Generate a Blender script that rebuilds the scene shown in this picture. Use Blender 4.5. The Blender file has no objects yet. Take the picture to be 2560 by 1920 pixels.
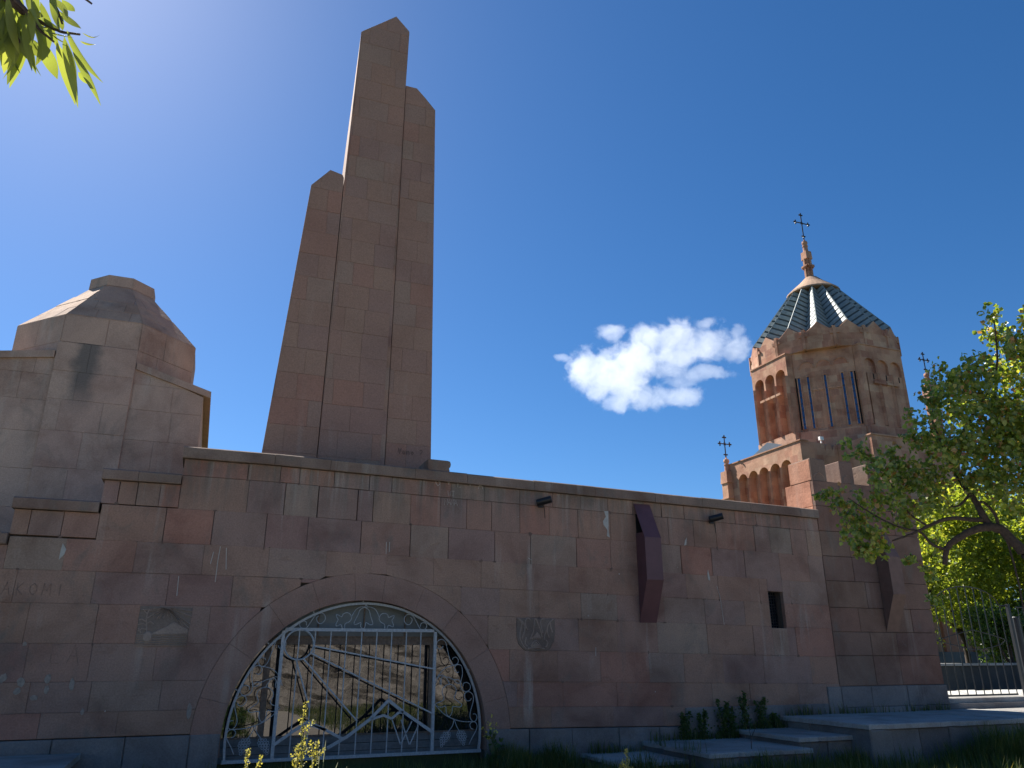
import bpy, bmesh, math, random
import numpy as np
from math import sin, cos, pi, radians, sqrt, atan2, hypot
from mathutils import Vector, Matrix

random.seed(7)
rng = np.random.default_rng(7)
sc = bpy.context.scene
COL = sc.collection

# ------------------------------------------------------------------ camera
cam_d = bpy.data.cameras.new('camera')
cam = bpy.data.objects.new('camera', cam_d)
COL.objects.link(cam)
cam_d.sensor_width = 36.0
cam_d.lens = 26.96
cam_d.clip_start = 0.05
cam_d.clip_end = 20000
R_ = Vector((0.931876, -0.362774, -0.001300))
F_ = Vector((0.342412, 0.878377, 0.333478))
U_ = F_.cross(R_) * -1
m = Matrix((R_, U_, -F_)).transposed().to_4x4()
m.translation = Vector((0.0, -14.0, 1.62))
cam.matrix_world = m
sc.camera = cam

# ------------------------------------------------------------------ light
SUN_AZ, SUN_EL = -20.0, 46.0            # azimuth from +Y towards +X
w = bpy.data.worlds.new('World')
sc.world = w
w.use_nodes = True
nt = w.node_tree
bg = nt.nodes['Background']
sky = nt.nodes.new('ShaderNodeTexSky')
sky.sky_type = 'NISHITA'
sky.sun_disc = False
sky.sun_elevation = radians(SUN_EL)
sky.sun_rotation = radians(SUN_AZ)
sky.altitude = 1400
sky.air_density = 1.0
sky.dust_density = 0.9
sky.ozone_density = 6.0
bg.inputs['Strength'].default_value = 0.0535
hsv = nt.nodes.new('ShaderNodeHueSaturation')
hsv.inputs['Saturation'].default_value = 1.2
nt.links.new(sky.outputs[0], hsv.inputs['Color'])
nt.links.new(hsv.outputs[0], bg.inputs['Color'])
sun_d = bpy.data.lights.new('sun', 'SUN')
sun = bpy.data.objects.new('sun', sun_d)
COL.objects.link(sun)
sun_d.energy = 5.0
sun_d.angle = radians(0.53)
sun_d.color = (1.0, 0.95, 0.87)
sdir = Vector((sin(radians(SUN_AZ)) * cos(radians(SUN_EL)), cos(radians(SUN_AZ)) * cos(radians(SUN_EL)), sin(radians(SUN_EL))))
sun.rotation_euler = sdir.to_track_quat('Z', 'Y').to_euler()
vs = sc.view_settings
vs.view_transform = 'Standard'
vs.look = 'None'
vs.exposure = 1.3
vs.gamma = 1.0
vs.use_curve_mapping = False
sc.render.engine = 'CYCLES'
sc.cycles.max_bounces = 14
sc.cycles.diffuse_bounces = 4
sc.cycles.transparent_max_bounces = 8
sc.cycles.volume_bounces = 12

# ------------------------------------------------------------------ helpers
def link(o, parent=None):
    COL.objects.link(o)
    if parent is not None:
        o.parent = parent
    return o

def origin(o):
    p = Vector((0, 0, 0))
    while o is not None:
        p += o.location
        o = o.parent
    return p

def add(name, verts, faces, mat, parent=None, smooth=False, kind=None):
    """one mesh object; verts in metres of the place"""
    me = bpy.data.meshes.new(name)
    if parent is not None:
        og = origin(parent)
        verts = [(v[0] - og.x, v[1] - og.y, v[2] - og.z) for v in verts]
    me.from_pydata([tuple(v) for v in verts], [], faces)
    if isinstance(mat, (list, tuple)):
        for mm in mat:
            me.materials.append(mm)
    else:
        me.materials.append(mat)
    if smooth:
        me.shade_smooth()
    me.update()
    o = bpy.data.objects.new(name, me)
    link(o, parent)
    if kind:
        o['kind'] = kind
    return o

def tag(o, label, cat, group=None):
    o['label'] = label
    o['category'] = cat
    if group:
        o['group'] = group
    return o

def thing(name, label, cat, loc=(0, 0, 0), group=None):
    o = bpy.data.objects.new(name, None)
    o.empty_display_size = 0.1
    o.location = loc
    link(o)
    return tag(o, label, cat, group)

class MB:
    """collects shapes for ONE mesh"""
    def __init__(s):
        s.v, s.f = [], []
    def put(s, v, f):
        n = len(s.v)
        s.v += [tuple(x) for x in v]
        s.f += [tuple(i + n for i in q) for q in f]
        return s
    def box(s, a, b):
        x0, y0, z0 = a
        x1, y1, z1 = b
        return s.put([(x0, y0, z0), (x1, y0, z0), (x1, y1, z0), (x0, y1, z0), (x0, y0, z1), (x1, y0, z1), (x1, y1, z1), (x0, y1, z1)],
                     [(0, 3, 2, 1), (4, 5, 6, 7), (0, 1, 5, 4), (1, 2, 6, 5), (2, 3, 7, 6), (3, 0, 4, 7)])
    def tube(s, pts, r, n=6, closed=False, phase=0.0, cap=True):
        pts = [Vector(p) for p in pts]
        k = len(pts)
        rr = r if isinstance(r, (list, tuple)) else [r] * k
        up = None
        rings = []
        for i, p in enumerate(pts):
            if closed:
                t = pts[(i + 1) % k] - pts[i - 1]
            else:
                t = pts[min(i + 1, k - 1)] - pts[max(i - 1, 0)]
            if t.length < 1e-9:
                t = Vector((0, 0, 1))
            t.normalize()
            if up is None:
                up = Vector((0, 0, 1)) if abs(t.z) < 0.9 else Vector((0, 1, 0))
            a = t.cross(up)
            if a.length < 1e-6:
                a = t.orthogonal()
            a.normalize()
            b = a.cross(t).normalized()
            up = b
            rings.append([p + (a * cos(phase + 2 * pi * j / n) + b * sin(phase + 2 * pi * j / n)) * rr[i] for j in range(n)])
        v = [q for R in rings for q in R]
        f = []
        for i in range(k if closed else k - 1):
            i2 = (i + 1) % k
            for j in range(n):
                j2 = (j + 1) % n
                f.append((i * n + j, i * n + j2, i2 * n + j2, i2 * n + j))
        if cap and not closed:
            f.append(tuple(range(n))[::-1])
            f.append(tuple((k - 1) * n + j for j in range(n)))
        return s.put(v, f)
    def lathe(s, prof, c, n=16):
        v, f = [], []
        for (r, z) in prof:
            for j in range(n):
                v.append((c[0] + r * cos(2 * pi * j / n), c[1] + r * sin(2 * pi * j / n), c[2] + z))
        for i in range(len(prof) - 1):
            for j in range(n):
                j2 = (j + 1) % n
                f.append((i * n + j, i * n + j2, (i + 1) * n + j2, (i + 1) * n + j))
        f.append(tuple(range(n))[::-1])
        f.append(tuple((len(prof) - 1) * n + j for j in range(n)))
        return s.put(v, f)
    def ball(s, c, r, n=8, m_=5):
        prof = [(max(1e-4, r * sin(pi * i / m_)), -r * cos(pi * i / m_)) for i in range(m_ + 1)]
        return s.lathe(prof, c, n)
    def frustum(s, poly0, z0, poly1, z1):
        n = len(poly0)
        v = [(x, y, z0) for x, y in poly0] + [(x, y, z1) for x, y in poly1]
        f = [tuple(range(n))[::-1], tuple(range(n, 2 * n))]
        for i in range(n):
            j = (i + 1) % n
            f.append((i, j, n + j, n + i))
        return s.put(v, f)
    def build(s, name, mat, parent=None, smooth=False, kind=None):
        return add(name, s.v, s.f, mat, parent, smooth, kind)

def spline(pts, k=5, closed=False):
    pts = [Vector(p) for p in pts]
    n = len(pts)
    out = []
    for i in range(n if closed else n - 1):
        if closed:
            p0, p1, p2, p3 = pts[i - 1], pts[i], pts[(i + 1) % n], pts[(i + 2) % n]
        else:
            p0, p1, p2, p3 = pts[max(i - 1, 0)], pts[i], pts[i + 1], pts[min(i + 2, n - 1)]
        for j in range(k):
            t = j / k
            out.append(0.5 * ((2 * p1) + (p2 - p0) * t + (2 * p0 - 5 * p1 + 4 * p2 - p3) * t * t + (3 * p1 - p0 - 3 * p2 + p3) * t ** 3))
    if not closed:
        out.append(pts[-1])
    return out

def area2(p):
    return 0.5 * sum(p[i][0] * p[(i + 1) % len(p)][1] - p[(i + 1) % len(p)][0] * p[i][1] for i in range(len(p)))

def clip(poly, region):
    """convex clip of poly by the counter-clockwise region"""
    out = list(poly)
    for i in range(len(region)):
        ax, ay = region[i]
        bx, by = region[(i + 1) % len(region)]
        inp, out = out, []
        if not inp:
            break
        side = lambda p: (bx - ax) * (p[1] - ay) - (by - ay) * (p[0] - ax)
        for j in range(len(inp)):
            p, q = inp[j], inp[(j + 1) % len(inp)]
            sp, sq = side(p), side(q)
            if sp >= 0:
                out.append(p)
            if (sp >= 0) != (sq >= 0):
                t = sp / (sp - sq)
                out.append((p[0] + (q[0] - p[0]) * t, p[1] + (q[1] - p[1]) * t))
    res = []
    for p in out:
        if not res or hypot(p[0] - res[-1][0], p[1] - res[-1][1]) > 1e-4:
            res.append(p)
    if len(res) > 2 and hypot(res[0][0] - res[-1][0], res[0][1] - res[-1][1]) < 1e-4:
        res.pop()
    return res

def inset(poly, d):
    n = len(poly)
    out = []
    for i in range(n):
        p0, p1, p2 = Vector(poly[i - 1]), Vector(poly[i]), Vector(poly[(i + 1) % n])
        a, b = (p1 - p0), (p2 - p1)
        if a.length < 1e-7 or b.length < 1e-7:
            out.append(tuple(p1)); continue
        a.normalize(); b.normalize()
        na, nb = Vector((-a.y, a.x)), Vector((-b.y, b.x))
        mm = na + nb
        if mm.length < 1e-4:
            out.append(tuple(p1 + na * d)); continue
        mm.normalize()
        s_ = min(2.0, 1.0 / max(0.3, mm.dot(na)))
        out.append(tuple(p1 + mm * d * s_))
    return out

def slab(poly, front, back, cham, O=(0, 0, 0), U=(1, 0, 0), V=(0, 0, 1), N=(0, -1, 0), tilt=0.0):
    """verts, faces of one dressed stone: outline poly in (u,v), chamfered front face"""
    if area2(poly) < 0:
        poly = poly[::-1]
    n = len(poly)
    O, U, V, N = Vector(O), Vector(U), Vector(V), Vector(N)
    pin = inset(poly, cham)
    cx = sum(p[0] for p in poly) / n
    cy = sum(p[1] for p in poly) / n
    tx, ty = random.uniform(-tilt, tilt), random.uniform(-tilt, tilt)
    g = lambda p, t: O + U * p[0] + V * p[1] + N * t
    v = [g(p, -back) for p in poly] + [g(p, front - cham + tx * (p[0] - cx) + ty * (p[1] - cy)) for p in poly] + \
        [g(p, front + tx * (p[0] - cx) + ty * (p[1] - cy)) for p in pin]
    f = [tuple(range(2 * n, 3 * n))]
    for i in range(n):
        j = (i + 1) % n
        f.append((i, j, n + j, n + i))
        f.append((n + i, n + j, 2 * n + j, 2 * n + i))
    return v, f

def rect_minus(r, h):
    x0, x1, z0, z1 = r
    a0, a1, b0, b1 = h
    if a1 <= x0 or a0 >= x1 or b1 <= z0 or b0 >= z1:
        return [r]
    out = []
    if a0 > x0: out.append((x0, a0, z0, z1))
    if a1 < x1: out.append((a1, x1, z0, z1))
    m0, m1 = max(x0, a0), min(x1, a1)
    if b0 > z0: out.append((m0, m1, z0, b0))
    if b1 < z1: out.append((m0, m1, b1, z1))
    return out

def splits(a, b, lo, hi, rnd=random):
    """joint positions between a and b with random pieces between lo and hi"""
    xs = [a]
    while b - xs[-1] > hi:
        xs.append(xs[-1] + rnd.uniform(lo, hi))
    if b - xs[-1] < lo * 0.5 and len(xs) > 1:
        xs.pop()
    return xs + [b]

# ------------------------------------------------------------------ materials
def newmat(name):
    mt = bpy.data.materials.new(name)
    mt.use_nodes = True
    n = mt.node_tree
    return mt, n, n.nodes['Principled BSDF']

def N_(n, t, **kw):
    x = n.nodes.new(t)
    for k, v in kw.items():
        if k.startswith('i_'):
            x.inputs[k[2:].replace('_', ' ')].default_value = v
        else:
            setattr(x, k, v)
    return x

def ramp(n, stops, interp='LINEAR'):
    r = n.nodes.new('ShaderNodeValToRGB')
    e = r.color_ramp.elements
    r.color_ramp.interpolation = interp
    while len(e) > 1:
        e.remove(e[0])
    e[0].position = stops[0][0]
    e[0].color = (*stops[0][1], 1) if len(stops[0][1]) == 3 else stops[0][1]
    for p, c in stops[1:]:
        k = e.new(p)
        k.color = (*c, 1)
    return r

def mixc(n, fac, a, b, mode='MIX'):
    x = n.nodes.new('ShaderNodeMix')
    x.data_type = 'RGBA'
    x.blend_type = mode
    for sock, val in ((x.inputs[0], fac), (x.inputs[6], a), (x.inputs[7], b)):
        if hasattr(val, 'is_output') or hasattr(val, 'links'):
            n.links.new(val, sock)
        elif isinstance(val, (int, float)):
            sock.default_value = val
        else:
            sock.default_value = (*val, 1)
    return x.outputs[2]

def math_(n, op, a, b=None, c=None, clampit=False):
    x = n.nodes.new('ShaderNodeMath')
    x.operation = op
    x.use_clamp = clampit
    for i, val in enumerate((a, b, c)):
        if val is None:
            continue
        if hasattr(val, 'links'):
            n.links.new(val, x.inputs[i])
        else:
            x.inputs[i].default_value = val
    return x.outputs[0]

def noise(n, vec, scale, detail=4, rough=0.55, dist=0.0, stretch=None):
    x = n.nodes.new('ShaderNodeTexNoise')
    x.inputs['Scale'].default_value = scale
    x.inputs['Detail'].default_value = detail
    x.inputs['Roughness'].default_value = rough
    x.inputs['Distortion'].default_value = dist
    if stretch is not None:
        mp = n.nodes.new('ShaderNodeMapping')
        mp.inputs['Scale'].default_value = stretch
        n.links.new(vec, mp.inputs[0])
        vec = mp.outputs[0]
    n.links.new(vec, x.inputs['Vector'])
    return x.outputs[0]

def bump(n, bsdf, h, strength=0.3, dist=0.02):
    b = n.nodes.new('ShaderNodeBump')
    b.inputs['Strength'].default_value = strength
    b.inputs['Distance'].default_value = dist
    n.links.new(h, b.inputs['Height'])
    n.links.new(b.outputs[0], bsdf.inputs['Normal'])

TUFA = [(0.0, (0.300, 0.178, 0.130)), (0.16, (0.335, 0.222, 0.158)), (0.32, (0.265, 0.158, 0.138)), (0.46, (0.300, 0.235, 0.182)),
        (0.60, (0.350, 0.165, 0.118)), (0.74, (0.295, 0.205, 0.162)), (0.88, (0.265, 0.175, 0.155)), (1.0, (0.325, 0.190, 0.130))]

def stone(name, stops=TUFA, spread=1.0, streak=0.5, moss=0.35, rnd='object', brick=None, gain=1.0, eaves=None, stain=None, blotch=1.0, flake=0.0):
    """dressed volcanic stone: a tint per block, blotches, streaks of lime and lichen, fine grain"""
    mt, n, b = newmat(name)
    geo = N_(n, 'ShaderNodeNewGeometry')
    pos = geo.outputs['Position']
    if rnd == 'object':
        oi = N_(n, 'ShaderNodeObjectInfo')
        rv = oi.outputs['Random']
    else:
        sx = N_(n, 'ShaderNodeSeparateXYZ')
        n.links.new(pos, sx.inputs[0])
        u = math_(n, 'SUBTRACT', sx.outputs[0], sx.outputs[1])
        cmb = N_(n, 'ShaderNodeCombineXYZ')
        n.links.new(u, cmb.inputs[0])
        n.links.new(sx.outputs[2], cmb.inputs[1])
        br = N_(n, 'ShaderNodeTexBrick')
        br.offset = 0.37
        br.squash = 0.8
        br.squash_frequency = 3
        br.inputs['Color1'].default_value = (0, 0, 0, 1)
        br.inputs['Color2'].default_value = (1, 1, 1, 1)
        br.inputs['Mortar'].default_value = (0.4, 0.4, 0.4, 1)
        br.inputs['Scale'].default_value = 1.0
        br.inputs['Mortar Size'].default_value = 0.008
        br.inputs['Brick Width'].default_value = brick[0]
        br.inputs['Row Height'].default_value = brick[1]
        n.links.new(cmb.outputs[0], br.inputs['Vector'])
        rv = br.outputs['Color']
    cr = ramp(n, stops)
    n.links.new(rv, cr.inputs[0])
    base = cr.outputs[0]
    mean = tuple(sum(c[1][i] for c in stops) / len(stops) for i in range(3))
    if spread < 1:
        base = mixc(n, spread, mean, base)
    # cloudy blotches
    bl = noise(n, pos, 0.9, 5, 0.6, 0.4)
    blr = ramp(n, [(0.30, (0.66, 0.60, 0.58)), (0.52, (1, 1, 1)), (0.75, (1.24, 1.22, 1.18))])
    n.links.new(bl, blr.inputs[0])
    base = mixc(n, blotch, base, blr.outputs[0], 'MULTIPLY')
    # lime streaks running down
    s1 = noise(n, pos, 1.0, 4, 0.6, 0.0, (3.2, 3.2, 0.28))
    s1r = ramp(n, [(0.56, (0, 0, 0)), (0.72, (1, 1, 1))])
    n.links.new(s1, s1r.inputs[0])
    s2 = noise(n, pos, 0.55, 3, 0.5)
    s2r = ramp(n, [(0.45, (0, 0, 0)), (0.65, (1, 1, 1))])
    n.links.new(s2, s2r.inputs[0])
    st = math_(n, 'MULTIPLY', s1r.outputs[0], s2r.outputs[0])
    st = math_(n, 'MULTIPLY', st, streak)
    base = mixc(n, st, base, (0.46, 0.41, 0.35))
    # dark lichen
    s3 = noise(n, pos, 1.3, 6, 0.65, 0.6, (1.6, 1.6, 0.8))
    s3r = ramp(n, [(0.55, (0, 0, 0)), (0.74, (1, 1, 1))])
    n.links.new(s3, s3r.inputs[0])
    mo = math_(n, 'MULTIPLY', s3r.outputs[0], moss)
    base = mixc(n, mo, base, (0.15, 0.145, 0.125))
    if eaves:                       # rain-washed band under the coping: dark runs and pale runs
        sz = N_(n, 'ShaderNodeSeparateXYZ'); n.links.new(pos, sz.inputs[0])
        mr = N_(n, 'ShaderNodeMapRange'); n.links.new(sz.outputs[2], mr.inputs[0])
        mr.inputs[1].default_value = eaves[0]; mr.inputs[2].default_value = eaves[1]
        e1 = noise(n, pos, 1.0, 5, 0.65, 0.3, (4.5, 4.5, 0.5))
        e1r = ramp(n, [(0.42, (0, 0, 0)), (0.60, (1, 1, 1))]); n.links.new(e1, e1r.inputs[0])
        fa = math_(n, 'MULTIPLY', e1r.outputs[0], mr.outputs[0])
        base = mixc(n, math_(n, 'MULTIPLY', fa, 0.75), base, (0.13, 0.125, 0.105))
        e2 = noise(n, pos, 1.0, 4, 0.6, 0.2, (6.5, 6.5, 0.35))
        e2r = ramp(n, [(0.55, (0, 0, 0)), (0.68, (1, 1, 1))]); n.links.new(e2, e2r.inputs[0])
        base = mixc(n, math_(n, 'MULTIPLY', math_(n, 'MULTIPLY', e2r.outputs[0], mr.outputs[0]), 0.4), base, (0.44, 0.42, 0.36))
    if stain:                       # one soft water stain: centre x, half width, z range
        sz = N_(n, 'ShaderNodeSeparateXYZ'); n.links.new(pos, sz.inputs[0])
        wob = math_(n, 'MULTIPLY_ADD', noise(n, pos, 2.2, 3, 0.5), 0.5, -0.25)
        dx = math_(n, 'ABSOLUTE', math_(n, 'ADD', math_(n, 'SUBTRACT', sz.outputs[0], stain[0]), wob))
        m1 = N_(n, 'ShaderNodeMapRange'); n.links.new(dx, m1.inputs[0])
        m1.inputs[1].default_value = stain[1]; m1.inputs[2].default_value = stain[1] * 0.35
        m2 = N_(n, 'ShaderNodeMapRange'); n.links.new(sz.outputs[2], m2.inputs[0])
        m2.inputs[1].default_value = stain[2]; m2.inputs[2].default_value = stain[3]
        m3 = N_(n, 'ShaderNodeMapRange'); n.links.new(sz.outputs[2], m3.inputs[0])
        m3.inputs[1].default_value = stain[4] + .02; m3.inputs[2].default_value = stain[4]
        fa = math_(n, 'MULTIPLY', math_(n, 'MULTIPLY', m1.outputs[0], m2.outputs[0]), m3.outputs[0])
        base = mixc(n, math_(n, 'MULTIPLY', fa, 0.8), base, (0.11, 0.11, 0.105))
    if flake:                       # spalled skin: sharp-edged patches of fresher stone, and pock marks
        fl = noise(n, pos, 1.15, 6, 0.55, 1.1, (1.0, 1.0, 1.5))
        flr = ramp(n, [(0.64, (0, 0, 0)), (0.67, (1, 1, 1))]); n.links.new(fl, flr.inputs[0])
        base = mixc(n, math_(n, 'MULTIPLY', flr.outputs[0], flake), base, (0.20, 0.105, 0.075))
        pk_ = noise(n, pos, 17, 2, 0.5)
        pkr = ramp(n, [(0.70, (0, 0, 0)), (0.76, (1, 1, 1))]); n.links.new(pk_, pkr.inputs[0])
        base = mixc(n, math_(n, 'MULTIPLY', pkr.outputs[0], 0.45), base, (0.13, 0.09, 0.07))
    # pepper grain
    gr = noise(n, pos, 42, 3, 0.7)
    grr = ramp(n, [(0.3, (0.82, 0.82, 0.82)), (0.7, (1.14, 1.14, 1.14))])
    n.links.new(gr, grr.inputs[0])
    base = mixc(n, 1.0, base, grr.outputs[0], 'MULTIPLY')
    if gain != 1.0:
        base = mixc(n, 1.0, base, (gain, gain, gain), 'MULTIPLY')
    n.links.new(base, b.inputs['Base Color'])
    b.inputs['Roughness'].default_value = 0.92
    b.inputs['Specular IOR Level'].default_value = 0.18
    h = math_(n, 'ADD', math_(n, 'MULTIPLY', gr, 0.4), math_(n, 'MULTIPLY', noise(n, pos, 9, 5, 0.6), 1.0))
    h = math_(n, 'ADD', h, math_(n, 'MULTIPLY', noise(n, pos, 2.6, 3, 0.5), 2.0))
    if flake:
        h = math_(n, 'ADD', h, math_(n, 'MULTIPLY', flr.outputs[0], -0.5))
    bump(n, b, h, 0.5, 0.016)
    return mt

def plain(name, col, rough=0.6, metal=0.0, var=0.15, scale=12, spec=0.4, bmp=0.0):
    mt, n, b = newmat(name)
    geo = N_(n, 'ShaderNodeNewGeometry')
    ns = noise(n, geo.outputs['Position'], scale, 4, 0.6)
    r = ramp(n, [(0.3, tuple(c * (1 - var) for c in col)), (0.7, tuple(min(1, c * (1 + var)) for c in col))])
    n.links.new(ns, r.inputs[0])
    n.links.new(r.outputs[0], b.inputs['Base Color'])
    b.inputs['Roughness'].default_value = rough
    b.inputs['Metallic'].default_value = metal
    b.inputs['Specular IOR Level'].default_value = spec
    if bmp:
        bump(n, b, noise(n, geo.outputs['Position'], scale * 3, 4, 0.65), bmp, 0.01)
    return mt

def leafmat(name, cols, trans=0.45, rough=0.42, spec=0.35):
    """leaf: a tint per leaf (vertex attribute tint), gloss, light through the blade"""
    mt, n, b = newmat(name)
    at = N_(n, 'ShaderNodeAttribute', attribute_name='tint')
    r = ramp(n, cols)
    n.links.new(at.outputs['Fac'], r.inputs[0])
    n.links.new(r.outputs[0], b.inputs['Base Color'])
    b.inputs['Roughness'].default_value = rough
    b.inputs['Specular IOR Level'].default_value = spec
    tr = N_(n, 'ShaderNodeBsdfTranslucent')
    tc = mixc(n, 1.0, r.outputs[0], (2.5, 2.1, 0.7), 'MULTIPLY')
    n.links.new(tc, tr.inputs[0])
    mx = N_(n, 'ShaderNodeMixShader')
    mx.inputs[0].default_value = trans
    n.links.new(b.outputs[0], mx.inputs[1])
    n.links.new(tr.outputs[0], mx.inputs[2])
    n.links.new(mx.outputs[0], n.nodes['Material Output'].inputs[0])
    return mt

M = {}
M['wall'] = stone('tufa_wall', spread=0.72, moss=0.6, streak=0.7, eaves=(3.75, 4.85), flake=0.22)
M['tall'] = stone('tufa_tall', [(p, tuple(c * .66 for c in q)) for p, q in TUFA], spread=0.5, moss=0.65, streak=0.3, flake=0.2)  # wall tufa colours scaled darker for the tall wall
M['chapelroof'] = stone('tufa_roof', [(0, (0.44, 0.275, 0.18)), (0.5, (0.48, 0.32, 0.22)), (1, (0.42, 0.27, 0.19))], streak=.2, moss=.45)
M['ring'] = stone('tufa_arch', spread=0.2, moss=0.5, streak=0.5, flake=0.2)
M['wallcore'] = plain('mortar_core', (0.10, 0.08, 0.068), 0.95, bmp=0.3)
M['coping'] = stone('tufa_coping', [(0, (0.20, 0.145, 0.115)), (0.5, (0.25, 0.18, 0.14)), (1, (0.22, 0.15, 0.12))], moss=0.75, streak=0.5)
M['obelisk'] = stone('tufa_obelisk', spread=0.4, streak=0.2, moss=0.08, blotch=0.3)
M['chapel'] = stone('tufa_chapel', [(0, (0.40, 0.285, 0.225)), (0.5, (0.43, 0.32, 0.255)), (1, (0.41, 0.285, 0.23))], streak=0.45, moss=0.55, stain=(-2.80, 0.30, 6.15, 6.9, 7.74))
M['church'] = stone('tufa_church', [(0.0, (0.43, 0.225, 0.150)), (0.35, (0.49, 0.285, 0.19)), (0.6, (0.37, 0.180, 0.125)), (0.8, (0.52, 0.33, 0.225)), (1.0, (0.44, 0.22, 0.145))],
                    spread=1.0, streak=0.2, moss=0.3, rnd='brick', brick=(0.62, 0.42))
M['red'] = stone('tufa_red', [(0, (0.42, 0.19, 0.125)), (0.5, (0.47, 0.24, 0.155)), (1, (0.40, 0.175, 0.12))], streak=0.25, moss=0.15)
M['plinth'] = stone('basalt_plinth', [(0, (0.175, 0.165, 0.16)), (0.5, (0.215, 0.20, 0.19)), (1, (0.16, 0.152, 0.148))], streak=0.5, moss=0.4)
M['step'] = stone('basalt_step', [(0, (0.31, 0.30, 0.28)), (0.5, (0.36, 0.345, 0.32)), (1, (0.29, 0.28, 0.26))], streak=0.15, moss=0.45)
M['mortar'] = plain('pale_mortar', (0.42, 0.40, 0.36), 0.95, bmp=0.4)
M['maroon'] = plain('maroon_paint', (0.115, 0.050, 0.056), 0.5, var=0.12, scale=5)
M['iron'] = plain('grey_painted_iron', (0.36, 0.385, 0.40), 0.45, var=0.22, scale=30)
M['black'] = plain('black_iron', (0.02, 0.02, 0.022), 0.45, var=0.2)
M['lampblack'] = plain('black_lamp', (0.012, 0.012, 0.014), 0.4)
M['wood'] = plain('weathered_wood', (0.17, 0.125, 0.095), 0.8, var=0.35, scale=20, bmp=0.3)
M['greyboard'] = plain('grey_board', (0.15, 0.16, 0.165), 0.8, var=0.2, scale=15)
M['sheet'] = plain('grey_sheet', (0.15, 0.17, 0.17), 0.5, var=0.1, scale=3)
M['bark'] = plain('bark', (0.055, 0.040, 0.032), 0.9, var=0.4, scale=40, bmp=0.6)
M['dark'] = plain('dark_inside', (0.006, 0.006, 0.007), 0.9)
M['white'] = plain('white_housing', (0.75, 0.75, 0.72), 0.5)

# ------------------------------------------------------------------ ground
def gz(x, y):
    t = min(1.0, max(0.0, (y - 0.3) / 0.3))
    return -0.25 + 0.68 * t

def build_ground():
    xs = [-3000, -300, -60, -25] + [-12 + 1.5 * i for i in range(34)] + [60, 120, 400, 3000]
    ys = [-3000, -300, -80, -40, -28] + [-24 + 1.5 * i for i in range(16)] + [-0.05, 0.3, 0.6, 2, 5, 10, 20, 40, 80, 300, 3000]
    v = [(x, y, gz(x, y)) for y in ys for x in xs]
    n = len(xs)
    f = [(j * n + i, j * n + i + 1, (j + 1) * n + i + 1, (j + 1) * n + i) for j in range(len(ys) - 1) for i in range(n - 1)]
    mt, nn, b = newmat('meadow_soil')
    geo = N_(nn, 'ShaderNodeNewGeometry')
    a = noise(nn, geo.outputs['Position'], 0.6, 6, 0.65)
    r = ramp(nn, [(0.3, (0.050, 0.060, 0.022)), (0.55, (0.075, 0.085, 0.030)), (0.75, (0.13, 0.11, 0.06))])
    nn.links.new(a, r.inputs[0])
    nn.links.new(r.outputs[0], b.inputs['Base Color'])
    b.inputs['Roughness'].default_value = 1.0
    bump(nn, b, noise(nn, geo.outputs['Position'], 14, 5, 0.7), 0.8, 0.05)
    add('ground', v, f, mt, kind='structure')
build_ground()

mt, nn, b = newmat('pale_paving')
geo = N_(nn, 'ShaderNodeNewGeometry')
a = noise(nn, geo.outputs['Position'], 3.0, 6, 0.6)
r = ramp(nn, [(0.3, (0.33, 0.29, 0.24)), (0.7, (0.42, 0.375, 0.32))])
nn.links.new(a, r.inputs[0])
nn.links.new(r.outputs[0], b.inputs['Base Color'])
b.inputs['Roughness'].default_value = 0.9
bump(nn, b, noise(nn, geo.outputs['Position'], 20, 4, 0.6), 0.4, 0.02)
PAVING = mt
pth = [(1.4, -1.6), (3.2, -1.6), (3.4, -6), (3.7, -12), (4.1, -18), (4.4, -22.4), (2.8, -22.4), (2.5, -18), (2.1, -12), (1.7, -6)]
add('path', [(x, y, -0.246) for x, y in pth], [tuple(range(10))[::-1]], PAVING, kind='structure')

add('bounce_paving', [(x, y, -0.248) for x, y in ((-16, -7.2), (-.2, -7.4), (1.0, -7.2), (3.5, -7.4), (16, -7.0), (30, -7.6), (30, -22.5), (-16, -22.5))], [tuple(range(8))[::-1]], PAVING, kind='structure')  # added pale ground behind the camera, bounces sunlight onto the shaded wall

# ------------------------------------------------------------------ the long stone wall
def sag(x):
    return 0.0 if x < 1 else -0.0185 * (min(x, 13.04) - 1)

AC, AZ, AR = 2.74, 0.35, 2.215         # arch centre and radius
RING = 0.46                            # depth of the arch stones
WIN = (11.41, 11.80, 2.36, 3.115)      # small window, in unsagged heights

wall = thing('stone_wall', 'long wall of brown tufa blocks with an arched gate, steps down at its left end', 'wall', (2.0, 0.35, 0.0))

def stone_at(poly, name, mat, parent, front=None, back=0.12, cham=0.004, dosag=True, tilt=0.006):
    v, f = slab(poly, random.uniform(-0.003, 0.006) if front is None else front, back, cham, tilt=tilt)
    if dosag:
        v = [(x, y, z + sag(x)) for x, y, z in v]
    return add(name, v, f, mat, parent)

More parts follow.
